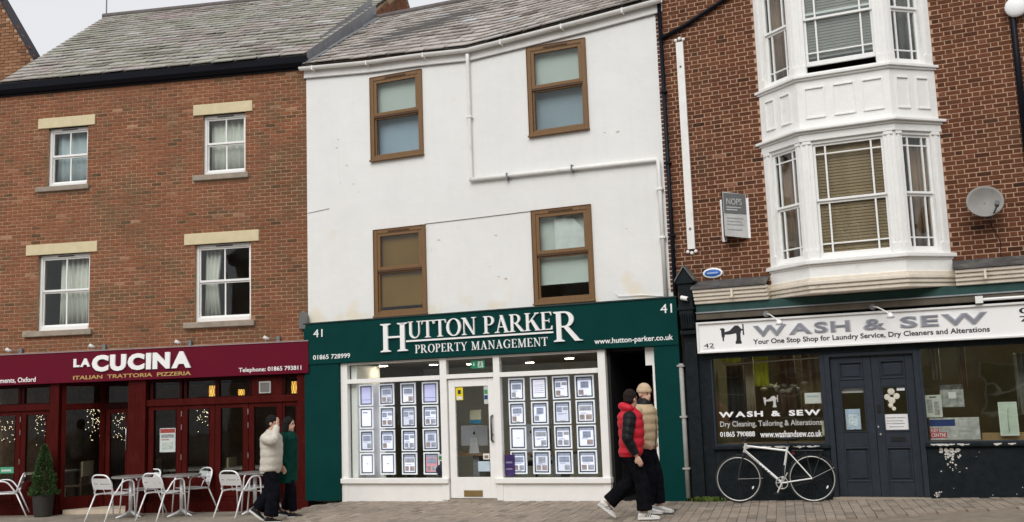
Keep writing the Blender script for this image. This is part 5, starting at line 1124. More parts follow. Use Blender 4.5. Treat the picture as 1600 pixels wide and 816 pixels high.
for k, z in enumerate((.30, .25, .20, .12)): o = MB().b(.05, Lw - .09 - .03 * (k % 2), .002, .004, z, z + .014).build('print_line', mat('agency_faint', (.45, .46, .46), .5), t); o.location = A_; o.rotation_euler = (0, 0, ang)
t = fthing('oval_plaque', 3, .71, .0, 3.555, 'small blue oval plaque with white rim on the dark brick', 'plaque')
mb = MB(); mb.ell((0, -.02, 0), .165, .02, .085, 24, 8); mb.build('rim', WHITE, t, smooth=True); mb = MB(); mb.ell((0, -.030, 0), .135, .014, .062, 24, 8); mb.build('field', mat('plaque_blue', (.03, .13, .45), .4), t, smooth=True)
MB().b(-.09, .09, .042, .046, -.012, .012).build('script_mark', mat('plaque_mark', (.35, .45, .7), .5), t)
MB().tube([(0, -.005, -.08), (0, -.005, -.13)], .008, 6).build('stem', LEAD, t)
t = fthing('security_camera', 3, .30, .20, 3.16, 'small white security camera on the dark console', 'camera')
mb = MB(); mb.tube([(-.06, -.06, .02), (.05, -.09, -.01)], .034, 12); mb.build('body', WHITE, t); MB().tube([(0, -.02, 0), (0, -.06, .0)], .012, 8).build('arm', WHITE, t); MB().tube([(.05, -.09, -.01), (.06, -.093, -.012)], .024, 10).build('lens', BLACK, t)
t = fthing('satellite_dish', 3, 4.70, .0, 4.16, 'grey satellite dish on the dark brick wall beside the bay', 'satellite dish')
mb = MB(); rings = []; ax = Vector((.08, -.95, .27)).normalized(); uu = ax.cross(Vector((0, 0, 1))).normalized(); vv = uu.cross(ax)
for k in range(9):
    rr_ = .24 * k / 8; q = .10 * (k / 8) ** 2
    rings.append([Vector((0, -.22, .03)) + ax * q + uu * rr_ * math.cos(2 * math.pi * j / 28) + vv * rr_ * .98 * math.sin(2 * math.pi * j / 28) if k else Vector((0, -.22, .03)) + ax * 0 + uu * .002 * math.cos(2 * math.pi * j / 28) + vv * .002 * math.sin(2 * math.pi * j / 28) for j in range(28)])
mb.loft(rings, cap=False); o = mb.build('reflector', mat('dish_grey', (.27, .262, .245), .55, .1, 7), t, smooth=True); sd_ = o.modifiers.new('s', 'SOLIDIFY'); sd_.thickness = .012
mb = MB(); mb.tube([(0, 0, -.12), (0, -.16, -.1), (0, -.2, .0)], .02, 8); mb.build('wall_bracket', LEAD, t)
foc = Vector((0, -.22, .03)) + ax * .30 - vv * .13 - uu * .13
mb = MB(); mb.tube([(.06, -.2, -.20), tuple(foc + Vector((0, .02, -.03)))], .012, 8); mb.build('feed_arm', mat('dish_arm', (.12, .12, .12), .5), t)
mb = MB(); mb.tube([tuple(foc), tuple(foc - ax * .11)], [.035, .028], 10); mb.build('receiver', mat('dish_arm'), t)
mb = MB(); mb.tube([(.05, -.01, -.2), (.16, -.012, -.5), (.14, -.012, -.85)], .005, 5); mb.build('cable', BLACK, t)
# weeds at the foot of the wall
rnd = random.Random(4); mb = MB()
for k in range(170):
    x, y, h = rnd.gauss(0, .13), rnd.uniform(-.10, .0), rnd.uniform(.02, .085); a = rnd.uniform(0, 6.28); dx, dy = .018 * math.cos(a), .018 * math.sin(a)
    mb.add([(x - dx, y - dy, 0), (x + dx, y + dy, 0), (x + dx * .6 + rnd.uniform(-.03, .03), y + dy - .02, h), (x - dx * .4, y - dy - .01, h * .9)], [(0, 1, 2, 3)])
o = fmesh(mb, 'weeds', mat('weed_green', (.10, .15, .03), .8, .3, 12), 3, .38, .05, gz(W(3, .38, .05, 0).x), 'patch of green weeds at the foot of the grey downpipe', 'weeds'); o['kind'] = 'stuff'
mb = MB(); mb.b(-.30, .30, -.25, .25, .0, .012)
t = empty('drain_cover', (2.05, 15.0, gz(2.05) - .002), PA, 'dark slotted drain cover in the block paving by the green pilaster', 'drain cover')
MB().box(-.16, .16, -.35, .35, -.03, .006).build('plate', mat('cast_iron', (.09, .08, .07), .7, .2, 20), t)
for k in range(5): MB().box(-.13 + .06 * k, -.112 + .06 * k, -.3, .3, .006, .010).build('bar', mat('cast_iron'), t)

# ================================================================ terrace across the street (seen only in reflections)
OT = empty('opposite_terrace', (0, -4.5, 0), R(0), 'plain brick terrace on the other side of the street', 'building')
mb = MB(); ops = [(x - .55, x + .55, z, z + 1.5) for x in range(-18, 19, 3) for z in (3.9, 6.6)] + [(x - 1.2, x + 1.2, .6, 2.4) for x in range(-17, 19, 4)]
def wm(s0, s1, z0, z1, ops):
    zs = sorted(set([z0, z1] + [z for o in ops for z in (o[2], o[3])]))
    for a, b in zip(zs, zs[1:]):
        for p, q in free(s0, s1, [(o[0], o[1]) for o in ops if o[2] < (a + b) / 2 < o[3]]): mb.box(p, q, -.3, 0, a, b)
wm(-22, 22, -.4, 8.8, ops); mb.build('wall', mat('far_brick', (.22, .13, .09), .9, .25, 3, dirt=((.40, .36, .30), .25, .48, .56, 1.0)), OT)
mb = MB(); mb.box(-22, 22, -5, -.29, -.4, 8.6); mb.build('dark_rooms', DARKROOM, OT)
for o in ops:
    mb = MB(); mb.box(o[0], o[1], -.2, -.15, o[2], o[2] + .07).box(o[0], o[1], -.2, -.15, o[3] - .07, o[3]).box(o[0], o[0] + .07, -.2, -.15, o[2] + .07, o[3] - .07).box(o[1] - .07, o[1], -.2, -.15, o[2] + .07, o[3] - .07).box(o[0] + .07, o[1] - .07, -.2, -.15, (o[2] + o[3]) / 2 - .03, (o[2] + o[3]) / 2 + .03); mb.build('window', UPVC, OT)
mb = MB(); mb.prism([(.2, 8.75), (-5, 12.2), (-10, 8.8), (-10, 8.6), (.2, 8.6)], 'x', -22, 22); mb.build('roof', SLATE_B, OT)
# ================================================================ café furniture
def make_chair():
    t = empty('cafe_chair', (0, 0, 0))
    def bez(pts, n=6):          # rounded polyline
        out = [Vector(pts[0])]
        for i in range(1, len(pts) - 1):
            a, b, c = Vector(pts[i - 1]), Vector(pts[i]), Vector(pts[i + 1]); r = min((a - b).length, (c - b).length) * .42
            p0 = b + (a - b).normalized() * r; p1 = b + (c - b).normalized() * r
            for k in range(n + 1):
                u = k / n; out.append(p0 * (1 - u) ** 2 + b * 2 * u * (1 - u) + p1 * u * u)
        return out + [Vector(pts[-1])]
    for sg in (-1, 1):
        MB().tube(bez([(.25, sg * .265, 0), (.20, sg * .265, .66), (-.02, sg * .265, .665), (-.16, sg * .255, .47), (-.17, sg * .21, .44)]), .0125, 8).build('leg_and_arm', ALUW, t, smooth=True)
        MB().tube([(-.36, sg * .235, 0), (-.17, sg * .215, .44)], .0125, 8).build('leg', ALUW, t, smooth=True)
    MB().tube(bez([(-.16, -.215, .42), (-.27, -.215, .775), (-.27, .215, .775), (-.16, .215, .42)]), .0135, 8).build('back_frame', ALUW, t, smooth=True)
    MB().tube(bez([(-.17, -.21, .435), (.20, -.225, .445), (.20, .225, .445), (-.17, .21, .435)]), .012, 8).build('seat_frame', ALUW, t, smooth=True)
    for k in range(2):          # two wide curved back slats
        z0 = .53 + .098 * k; mb = MB(); n = 8; rings = []
        for i in range(n + 1):
            y = -.205 + .41 * i / n; bow = -.03 * (1 - (2 * i / n - 1) ** 2); x0 = -.165 - (z0 - .42) * .31 + bow; x1 = -.165 - (z0 + .09 - .42) * .31 + bow
            rings.append([(x0, y, z0), (x0 + .006, y, z0), (x1 + .006, y, z0 + .09), (x1, y, z0 + .09)])
        mb.loft(rings).build('back_slat', ALU, t)
    for k in range(5):
        x = -.14 + .075 * k; MB().box(x, x + .062, -.215, .215, .447, .457).build('seat_slat', ALU, t)
    MB().tube([(-.15, 0, .44), (-.205, 0, .56)], .007, 6).build('back_stay', ALUW, t)
    MB().tube([(.215, -.262, .40), (.215, .262, .40)], .009, 6).build('stretcher', ALUW, t)
    t.scale = (1.07, 1.07, 1.04)
    return t
def make_table():
    t = empty('cafe_table', (0, 0, 0))
    mb = MB(); mb.tube([(0, 0, .705), (0, 0, .712), (0, 0, .732), (0, 0, .738)], [.335, .345, .345, .335], 32); mb.build('tabletop', mat('spun_steel_top', (.42, .40, .38), .35, .1, 6, metal=.6), t)
    MB().tube([(0, 0, .04), (0, 0, .706)], .034, 12).build('pedestal', ALU, t, smooth=True)
    for k in range(4):
        a = math.pi / 4 + k * math.pi / 2; c, s = math.cos(a), math.sin(a)
        MB().tube([(.02 * c, .02 * s, .10), (.12 * c, .12 * s, .055), (.30 * c, .30 * s, .012)], [.03, .026, .014], 8, sq=(.8, 1)).build('foot', ALU, t, smooth=True)
    return t
c0 = make_chair(); t0 = make_table(); used = [0, 0]
def place(src, i, x, y, rot, label, cat, group):
    o = src if not used[i] else copy_tree(src); used[i] = 1
    o.location = (x, y, gz(x)); o.rotation_euler = (0, 0, R(rot)); return tag(o, label, cat, group)
CH = 'aluminium chairs outside the restaurant'
for x, y, r, lab in ((-9.70, 19.75, 198, 'aluminium café chair beside the potted conifer'), (-7.27, 18.64, 62, 'aluminium café chair with its back to the road, in front of the entrance step'), (-7.06, 19.46, 230, 'aluminium café chair between the porch column and the tables, facing the road'),
        (-6.34, 18.56, 62, 'aluminium café chair with its back to the road, before the menu poster doors'), (-6.06, 19.36, 226, 'aluminium café chair facing the road under the amber lamps'), (-4.98, 18.56, 62, 'aluminium café chair with its back to the road, nearest the walking couple'),
        (-4.78, 19.14, 205, 'aluminium café chair half hidden behind the walking couple')):
    place(c0, 0, x, y, r, lab, 'chair', CH)
for x, y, lab in ((-10.2, 19.62, 'round steel café table at the far end beside the chair by the conifer'), (-7.10, 19.05, 'round steel café table in front of the porch column'), (-6.14, 18.95, 'round steel café table in front of the menu poster'), (-4.80, 18.92, 'round steel café table behind the walking couple')):
    place(t0, 1, x, y, 10, lab, 'table', 'round café tables')
# potted conifer
PX, PY = -9.0, 19.72
t = empty('potted_conifer', (PX, PY, gz(PX)), 0, 'clipped conical conifer in a dark square-shouldered pot', 'plant')
mb = MB(); mb.tube([(0, 0, 0), (0, 0, .02), (0, 0, .40), (0, 0, .41), (0, 0, .36)], [.15, .16, .20, .20, .17], 20); mb.build('pot', mat('dark_pot', (.035, .032, .028), .7, .2, 6), t)
MB().tube([(0, 0, .3), (.01, 0, .7), (0, .01, 1.2)], [.03, .022, .006], 8).build('trunk', mat('bark', (.09, .06, .04), .9), t)
rnd = random.Random(12); mb = MB()
for k in range(5200):
    h = rnd.random() ** 1.25; z = .40 + .92 * h; rad = (.245 * (1 - h) ** .72 + .015) * (.82 + .2 * math.sin(h * 21) * .4 + .12 * rnd.random()); a = rnd.uniform(0, 6.283)
    bump_ = 1 + .12 * math.sin(a * 5 + h * 17) + .08 * math.sin(a * 9 - h * 31)
    q = rnd.uniform(.55, 1.03) ** .6 * rad * bump_; p = Vector((q * math.cos(a), q * math.sin(a), z))
    d = (Vector((math.cos(a), math.sin(a), rnd.uniform(.2, 1.3))) + Vector((rnd.gauss(0, .4), rnd.gauss(0, .4), rnd.gauss(0, .4)))).normalized(); s_ = rnd.uniform(.022, .045); n = d.cross(Vector((rnd.gauss(0, 1), rnd.gauss(0, 1), rnd.gauss(0, 1)))).normalized() * s_ * .28
    mb.add([p - n, p + n, p + d * s_ * .7 + n * .8, p + d * s_, p + d * s_ * .7 - n * .8], [(0, 1, 2, 3, 4)], rnd.random())
o = mb.build('foliage', mat('conifer_leaf', tone=[(0, (.018, .045, .014)), (.6, (.05, .105, .03)), (1, (.10, .17, .05))], rough=.7, var=.2, scale=8), t); o['kind'] = 'stuff'

# ================================================================ bicycle
t = empty('bicycle', (0, 0, 0), 0, 'silver-white bicycle with rear rack leaning against the laundry window sill', 'bicycle')
SILV = mat('silver_white_paint', (.72, .72, .70), .3, .06, 8, metal=.15); DKS = mat('dark_metal', (.05, .05, .055), .35, metal=.5); TYRE = mat('tyre', (.02, .02, .02), .8); RIM = mat('rim_metal', (.58, .57, .54), .3, .06, 20, metal=.5)
RW = .335
def wheel(cx, name):
    c = Vector((cx, 0, RW + .012)); N = 48
    mb = MB(); mb.tube([c + Vector((RW * math.cos(2 * math.pi * k / N), 0, RW * math.sin(2 * math.pi * k / N))) for k in range(N)], .014, 8, closed=True); w_ = mb.build('wheel', TYRE, t, smooth=True)
    mb = MB(); mb.tube([c + Vector(((RW - .017) * math.cos(2 * math.pi * k / N), 0, (RW - .017) * math.sin(2 * math.pi * k / N))) for k in range(N)], .0095, 8, closed=True, sq=(.8, 1.0)); mb.build('rim', RIM, w_, smooth=True)
    mb = MB()
    for k in range(28):
        a = 2 * math.pi * k / 28; s = 1 if k % 2 else -1
        mb.tube([c + Vector((.018 * math.cos(a + .9 * s), .028 * s, .018 * math.sin(a + .9 * s))), c + Vector(((RW - .03) * math.cos(a), 0, (RW - .03) * math.sin(a)))], .0007, 4)
    mb.build('spokes', DKS, w_)['kind'] = 'stuff'
    MB().tube([c + Vector((0, -.05, 0)), c + Vector((0, .05, 0))], .016, 10).build('hub', DKS, w_)
    mb = MB(); mb.ell(c + Vector((RW * .72 * math.cos(-.55), 0, RW * .72 * math.sin(-.55))), .028, .004, .012, 10, 5, Matrix.Rotation(-1.1, 3, 'Y')); mb.build('spoke_reflector', WHITE, w_)
    return c
fc = wheel(0, 'f'); rc = wheel(1.07, 'r')
bb = Vector((.635, 0, .285)); sc_ = Vector((.735, 0, .775)); ht = Vector((.135, 0, .875)); hb = Vector((.105, 0, .735))
MB().tube([ht, hb], .021, 10).build('head_tube', SILV, t); MB().tube([ht + Vector((.012, 0, -.04)), sc_ + Vector((0, 0, -.02))], .017, 10).build('top_tube', SILV, t)
dt = MB().tube([hb + Vector((.01, 0, .03)), bb], .021, 10).build('down_tube', SILV, t); MB().tube([bb, sc_ + (sc_ - bb) * .08], .018, 10).build('seat_tube', SILV, t)
mb = MB()
for k in range(7):
    p = hb.lerp(bb, .22 + .075 * k); d = (bb - hb).normalized(); n = Vector((-d.z, 0, d.x)); mb.tube([p - n * .011 - d * .008 + Vector((0, -.0215, 0)), p + n * .011 + d * .008 + Vector((0, -.0215, 0))], .005, 5)
mb.build('frame_lettering', INK, dt)
for sg in (-1, 1):
    MB().tube([sc_ + Vector((.01, sg * .02, -.03)), rc + Vector((0, sg * .05, 0))], .009, 8).build('seat_stay', SILV, t); MB().tube([bb + Vector((0, sg * .03, 0)), rc + Vector((0, sg * .05, 0))], .011, 8).build('chain_stay', SILV, t)
    MB().tube([hb + Vector((-.003, sg * .03, -.01)), fc + Vector((.03, sg * .045, .16)), fc + Vector((0, sg * .045, 0))], [.013, .012, .009], 8).build('fork_blade', DKS, t)
    MB().tube([rc + Vector((0, sg * .05, 0)), (1.0, sg * .06, .74)], .005, 6).build('rack_stay', DKS, t); MB().tube([rc + Vector((0, sg * .05, 0)), (1.22, sg * .06, .72)], .005, 6).build('rack_stay', DKS, t)
    MB().tube([(.80, sg * .06, .755), (1.25, sg * .06, .745)], .006, 6).build('rack_rail', DKS, t); MB().tube([rc + Vector((0, sg * .05, 0)), (1.07 + .36 * math.cos(.45), sg * .03, .347 + .36 * math.sin(.45))], .003, 5).build('mudguard_stay', STEEL, t)
    MB().tube([fc + Vector((0, sg * .05, 0)), (.36 * math.cos(.0), sg * .03, .347 + .01)], .003, 5).build('mudguard_stay', STEEL, t)
MB().box(.80, 1.25, -.06, .06, .752, .762).build('rack_plate', DKS, t); MB().tube([hb + Vector((0, -.035, -.005)), hb + Vector((0, .035, -.005))], .016, 8).build('fork_crown', DKS, t)
MB().tube([sc_, sc_ + (sc_ - bb).normalized() * .12], .0135, 8).build('seat_post', DKS, t)
mb = MB(); sp = sc_ + (sc_ - bb).normalized() * .135
mb.loft([[sp + Vector((x, w * math.cos(a), .022 + h * math.sin(a))) for a in [2 * math.pi * k / 12 for k in range(12)]] for x, w, h in ((-.15, .015, .012), (-.10, .024, .02), (0, .036, .024), (.08, .068, .03), (.12, .07, .028), (.14, .05, .02))]); mb.build('saddle', BLACK, t, smooth=True)
st = ht + Vector((-.008, 0, .02)); MB().tube([ht, st, st + Vector((-.03, 0, .035))], .014, 8).build('stem', DKS, t)
hbp = st + Vector((-.03, 0, .035)); MB().tube([hbp + Vector((.06, -.27, .03)), hbp + Vector((.02, -.10, .02)), hbp, hbp + Vector((.02, .10, .02)), hbp + Vector((.06, .27, .03))], .012, 8).build('handlebar', DKS, t, smooth=True)
for sg in (-1, 1):
    MB().tube([hbp + Vector((.05, sg * .20, .03)), hbp + Vector((.075, sg * .30, .03))], .017, 8).build('grip', BLACK, t); MB().tube([hbp + Vector((-.0, sg * .16, .01)), hbp + Vector((-.03, sg * .24, -.01))], .006, 6).build('brake_lever', DKS, t)
N = 30
mb = MB(); mb.tube([bb + Vector((.085 * math.cos(2 * math.pi * k / N), -.045, .085 * math.sin(2 * math.pi * k / N))) for k in range(N)], .007, 6, closed=True); mb.tube([bb + Vector((.085, -.045, 0)), bb + Vector((-.085, -.045, 0))], .006, 6); mb.tube([bb + Vector((0, -.045, .085)), bb + Vector((0, -.045, -.085))], .006, 6); mb.build('chainring', RIM, t)
for sg, a in ((-1, -2.05), (1, 1.09)):
    e = bb + Vector((.17 * math.cos(a), sg * .06, .17 * math.sin(a))); MB().tube([bb + Vector((0, sg * .055, 0)), e], [.013, .010], 8).build('crank', SILV, t); MB().box(e.x - .045, e.x + .045, min(e.y, e.y + sg * .09), max(e.y, e.y + sg * .09), e.z - .012, e.z + .012).build('pedal', BLACK, t)
mb = MB(); mb.tube([bb + Vector((0, -.045, .082)), rc + Vector((0, -.045, .03))], .003, 5); mb.tube([bb + Vector((0, -.045, -.082)), rc + Vector((0, -.045, -.035))], .003, 5); mb.build('chain', DKS, t)
for c, a0, a1, nm in ((fc, .15, 1.6, 'f'), (rc, -.15, 2.5, 'r')):
    mb = MB(); rings = []
    for k in range(17):
        a = a0 + (a1 - a0) * k / 16; r_ = RW + .03
        rings.append([c + Vector(((r_ + q) * math.cos(a), w, (r_ + q) * math.sin(a))) for q, w in ((-.006, -.022), (.002, 0), (-.006, .022), (-.009, .022), (-.001, 0), (-.009, -.022))])
    mb.loft(rings).build('mudguard', mat('dark_mudguard', (.03, .03, .03), .4), t)
for q in (-.05, .05): MB().tube([hbp + Vector((-.01, q * 3, .0)), hbp + Vector((-.06, q * 2, -.06)), hb + Vector((-.01, q * .5, .05)), hb.lerp(bb, .4) + Vector((0, q * .45, .03))], .0025, 5).build('brake_cable', BLACK, t)
MB().tube([hbp + Vector((-.02, .02, .0)), hb + Vector((-.05, .0, .0)), hb + Vector((-.02, 0, -.03))], .0025, 5).build('brake_cable', BLACK, t)
MB().tube([hb + Vector((-.03, -.04, -.03)), hb + Vector((-.03, .04, -.03))], .014, 6).build('front_brake', DKS, t)
MB().tube([bb + Vector((.02, -.01, .1)), bb + Vector((.045, -.01, .26))], .016, 8).build('frame_lock', BLACK, t)
MB().box(.80, .84, -.02, .02, .70, .74).build('rear_lamp', mat('lamp_red', (.2, .02, .02), .3), t)
fp = W(3, .985, .36, 0); rp_ = W(3, 2.045, .25, 0)
t.location = (fp.x, fp.y, gz(3.8) + .0); t.rotation_euler = (R(-5), 0, math.atan2(rp_.y - fp.y, rp_.x - fp.x)); 

# ================================================================ people
SKIN = mat('skin', (.60, .37, .27), .55, .06, 8); HAIRB = mat('black_hair', (.008, .007, .007), .6, .4, 60, .9, 90, spec=.2); HAIRD = mat('dark_brown_hair', (.020, .013, .010), .6, .4, 60, .9, 90, spec=.2); LIP = mat('lips', (.38, .13, .11), .5); EYE = mat('eye_dark', (.03, .02, .02), .3)
def ring(cx, cy, z, rx, ry, n=28, pw=2.3):
    out = []
    for k in range(n):
        a = 2 * math.pi * k / n; c, s = math.cos(a), math.sin(a)
        out.append(Vector((cx + rx * math.copysign(abs(c) ** (2 / pw), c), cy + ry * math.copysign(abs(s) ** (2 / pw), s), z)))
    return out
def limb(mb, pts, rad, n=14, step=.02, puff=0., freq=.09):
    P = [Vector(p) for p in pts]; out = []; rr = []; acc = 0
    for i in range(len(P) - 1):
        L_ = (P[i + 1] - P[i]).length; m = max(2, int(L_ / step))
        for k in range(m):
            u = k / m; out.append(P[i].lerp(P[i + 1], u)); rr.append((rad[i] * (1 - u) + rad[i + 1] * u) * (1 + puff * (abs(math.sin(math.pi * (acc + L_ * u) / freq)) - .6)))
        acc += L_
    out.append(P[-1]); rr.append(rad[-1])
    # soften the corner
    for _ in range(2): out = [out[0]] + [(out[i - 1] + out[i] * 2 + out[i + 1]) / 4 for i in range(1, len(out) - 1)] + [out[-1]]
    mb.tube(out, rr, n)
def hand(mb, wrist, direction, palm_n, side, curl=.5):
    d = Vector(direction).normalized(); n = Vector(palm_n); n = (n - d * n.dot(d)).normalized(); s = d.cross(n) * side; w = Vector(wrist)
    rot = Matrix((d, s, n)).transposed()
    mb.ell(w + d * .05, .055, .040, .018, 12, 8, rot)
    for k, (o, L_) in enumerate(((-.030, .066), (-.010, .078), (.010, .072), (.029, .056))):
        b = w + d * .088 + s * o; m = b + d * L_ * .5 + n * curl * .012; e = m + (d * (1 - curl) + n * curl).normalized() * L_ * .55
        mb.tube([b - d * .02, b, m, e], [.0098, .0098, .009, .0075], 8)
    b = w + d * .03 - s * .036; mb.tube([b + s * .012, b - s * .012 + d * .022, b - s * .018 + d * .058 + n * .012], [.0125, .0115, .009], 8)
def person(name, x, y, rot, H, label, spec):
    root = empty(name, (x, y, gz(x)), R(rot), label, 'person'); root.scale = (H / 1.78,) * 3
    S = spec; lean = S.get('lean', .02)
    legs = S['legs']; arms = S['arms']; hp = Vector((lean * 2.2, 0, 1.60)) + Vector(S.get('head_off', (0, 0, 0)))
    hy = R(S.get('head_yaw', 0)); Rh = Matrix.Rotation(hy, 3, 'Z') @ Matrix.Rotation(R(S.get('head_pitch', 4)), 3, 'Y')
    hx = lambda v: hp + Rh @ Vector(v)
    # ---- body: one continuous surface
    mb = MB()
    mb.ell(hp + Rh @ Vector((-.008, 0, .035)), .096, .076, .098, 18, 12, Rh); mb.ell(hx((.022, 0, -.045)), .070, .058, .075, 16, 10, Rh)
    mb.ell(hx((.095, 0, -.015)), .018, .013, .026, 10, 7, Rh); mb.ell(hx((.086, 0, -.058)), .012, .024, .012, 10, 7, Rh); mb.ell(hx((.070, 0, -.10)), .022, .022, .018, 10, 7, Rh); mb.ell(hx((.078, 0, .035)), .014, .05, .012, 10, 7, Rh)
    for sg in (-1, 1): mb.ell(hx((-.008, sg * .078, .0)), .020, .010, .032, 8, 7, Rh)
    limb(mb, [(lean * .8, 0, 1.38), hp + Vector((-.015, 0, -.06))], [.062, .055])
    mb.loft([ring(lean * (z - .9) * 2, 0, z, a, b) for z, a, b in ((.86, .09, .14), (.95, .10, .15), (1.10, .095, .14), (1.25, .105, .155), (1.36, .10, .165), (1.43, .07, .12))])
    for sg, hip, kn, an, toe in legs: limb(mb, [(0, sg * .08, .92), kn, an], [.085, .058, .04])
    for sg, sh, el, wr, pn, cu in arms:
        limb(mb, [sh, el, wr], [.05, .04, .027]); hand(mb, wr, Vector(wr) - Vector(el), pn, -sg, cu)
    body = link_mesh(remesh(mb, .0085, True, 2), 'body', SKIN, root)
    for sg in (-1, 1):
        m2 = MB(); m2.ell(hx((.0855, sg * .031, .014)), .006, .012, .006, 8, 6, Rh); m2.build('eye', EYE, body)
        m2 = MB(); m2.ell(hx((.088, sg * .032, .036)), .006, .018, .004, 8, 6, Rh); m2.build('eyebrow', S['hair'], body)
    m2 = MB(); m2.ell(hx((.0955, 0, -.060)), .005, .020, .006, 8, 6, Rh); m2.build('lips', LIP, body)
    # ---- trousers
    mb = MB(); mb.loft([ring(lean * .4, 0, z, a, b) for z, a, b in ((.80, .11, .155), (.88, .125, .17), (.98, .12, .165), (1.02, .11, .155))])
    tr = S.get('trouser', (.108, .09, .088))
    for sg, hip, kn, an, toe in legs:
        an = Vector(an); kn = Vector(kn); limb(mb, [(0, sg * .085, .90), kn, an + (kn - an).normalized() * .03], tr, step=.03, puff=.05, freq=.14)
    link_mesh(remesh(mb, .012, True, 3), 'trousers', S['trouser_mat'], root)
    # ---- shoes
    for sg, hip, kn, an, toe in legs:
        yw = S.get('foot_yaw', 0)
        Rf = Matrix.Rotation(R(yw * 1.0), 3, 'Z') @ Matrix.Rotation(R(toe), 3, 'Y')
        mb = MB(); prof = [(-.095, .03, .03), (-.085, .033, .085), (-.045, .036, .105), (.0, .038, .10), (.05, .042, .075), (.10, .046, .055), (.15, .044, .045), (.185, .03, .035)]
        def T(p): return Vector(an) + Rf @ (Vector(p) + Vector((0, 0, -.085)))
        mb.loft([[T((x_, w * math.cos(a), .022 + (h - .02) * (.5 + .5 * math.sin(a)) if True else 0)) for a in [2 * math.pi * k / 14 for k in range(14)]] for x_, w, h in prof])
        sh = mb.build('shoe', S['shoe'], root, smooth=True)
        mb = MB(); rings = []
        for x_, w, h in prof:
            w *= 1.08; x_ *= 1.04; rings.append([T((x_, w, .0)), T((x_, w, .03)), T((x_, -w, .03)), T((x_, -w, .0))])
        mb.loft(rings).build('sole', S['sole'], sh)
        if S.get('stripes'):
            for k in range(3):
                mb = MB()
                for q in (-1, 1): mb.tube([T((.0 + .03 * k, q * .041, .04)), T((.03 + .03 * k, q * .037, .075))], .005, 5)
                mb.build('stripe', S['stripes'], sh)
    # ---- jacket
    J = S['jacket']; pf = J.get('puff', .05); fr = J.get('freq', .1); hem = J['hem']; wd, dp = J['w'], J['d']; yw_ = J.get('neck', .075)
    mb = MB(); rings = []; z = hem
    top = 1.475
    while z < top + .001:
        u = (z - hem) / (top - hem); k = 1 + pf * (abs(math.sin(math.pi * (z - hem) / fr)) - .6)
        sh_ = 1 if z < 1.33 else max(0, 1 - ((z - 1.33) / .15) ** 1.7 * .58); dpk = 1 if z < 1.36 else max(0, 1 - ((z - 1.36) / .12) ** 1.6 * .42)
        tap = J.get('taper', .9) + (1 - J.get('taper', .9)) * min(1, u * 1.8); 
        if u < .06 and J.get('gather', True): k *= .93
        rings.append(ring(lean * (z - .9) * 2 + J.get('belly', .012) * math.sin(math.pi * min(1, u * 1.2)), 0, z, dp * k * dpk * tap, wd * k * sh_ * tap, 30, 2.25)); z += .0125
    mb.loft(rings)
    limb(mb, [(lean, 0, 1.44), (hp.x * .9 - .01, 0, hp.z - (.10 if not J.get('highneck') else .055))], [.105, J.get('collar', .085)], puff=pf)
    same = J.get('sleeve') is None
    def sleeve(mb2):
        for sg, sh, el, wr, pn, cu in arms:
            sh = Vector(sh); el = Vector(el); wr = Vector(wr); limb(mb2, [sh + Vector((0, -sg * .05, .01)), sh, el, wr + (el - wr).normalized() * .02], [.085, J.get('ra', .092), J.get('rb', .078), .052], puff=pf * 1.3, freq=fr * .8)
    if same: sleeve(mb)
    if J.get('hood'):
        for k in range(9):
            a = math.pi * (.5 + k / 8); rr_ = .075
            mb.ell((hp.x - .035 + .085 * math.cos(a), .115 * math.sin(a), 1.485 + .035 * -math.cos(a)), .062, .062, .055, 12, 8)
    link_mesh(remesh(mb, .0095, True, 1), 'jacket', J['mat'], root)
    if not same:
        mb = MB(); sleeve(mb); link_mesh(remesh(mb, .0095, True, 1), 'sleeves', J['sleeve'], root)
    for e in S.get('extra', []): e(root, hx, Rh, hp)
    # ---- hair
    return root, hx, Rh, hp
def short_hair(m, fringe=False):
    def f(root, hx, Rh, hp):
        mb = MB(); mb.ell(hx((-.020, 0, .050)), .099, .087, .098, 18, 12, Rh); mb.ell(hx((-.045, 0, -.0)), .066, .078, .075, 16, 10, Rh)
        if fringe: mb.ell(hx((.045, 0, .075)), .055, .072, .045, 14, 9, Rh)
        me = remesh(mb, .008, True, 1)
        for v in me.vertices:
            n = math.sin(v.co.x * 150 + 3 * math.sin(v.co.y * 60)) * math.sin(v.co.y * 170 + v.co.z * 90); v.co += (v.co - hp).normalized() * .0045 * n
        link_mesh(me, 'hair', m, root)
    return f
def bob_hair(m):
    def f(root, hx, Rh, hp):
        mb = MB(); mb.ell(hx((-.018, 0, .050)), .100, .090, .098, 18, 12, Rh)
        for a in range(80, 281, 20):
            for k in range(4): mb.ell(hx((-.012 + .080 * math.cos(R(a)), .078 * math.sin(R(a)), .03 - .045 * k)), .032, .032, .045, 8, 7, Rh)
        link_mesh(remesh(mb, .008, True, 2), 'hair', m, root)
    return f
def beanie(m):
    def f(root, hx, Rh, hp):
        mb = MB(); mb.ell(hx((-.012, 0, .065)), .105, .090, .098, 18, 12, Rh); me = remesh(mb, .008, True, 1); 
        link_mesh(me, 'beanie', m, root)
        mb = MB(); rings = []
        for z, s in ((.030, 1.04), (.035, 1.09), (.075, 1.09), (.08, 1.04)): rings.append([hx((-.012 + .102 * s * math.cos(a), .088 * s * math.sin(a), z - .12 * 0 + .0 * math.cos(a))) for a in [2 * math.pi * k / 24 for k in range(24)]])
        mb.loft(rings).build('beanie_cuff', m, root, smooth=True)
    return f
BLKT = mat('black_trouser_cloth', (.006, .006, .008), .95, .4, 14, .9, 11, spec=.05); NAVY = mat('navy_black_cloth', (.006, .0065, .010), .95, .4, 14, .9, 11, spec=.05)
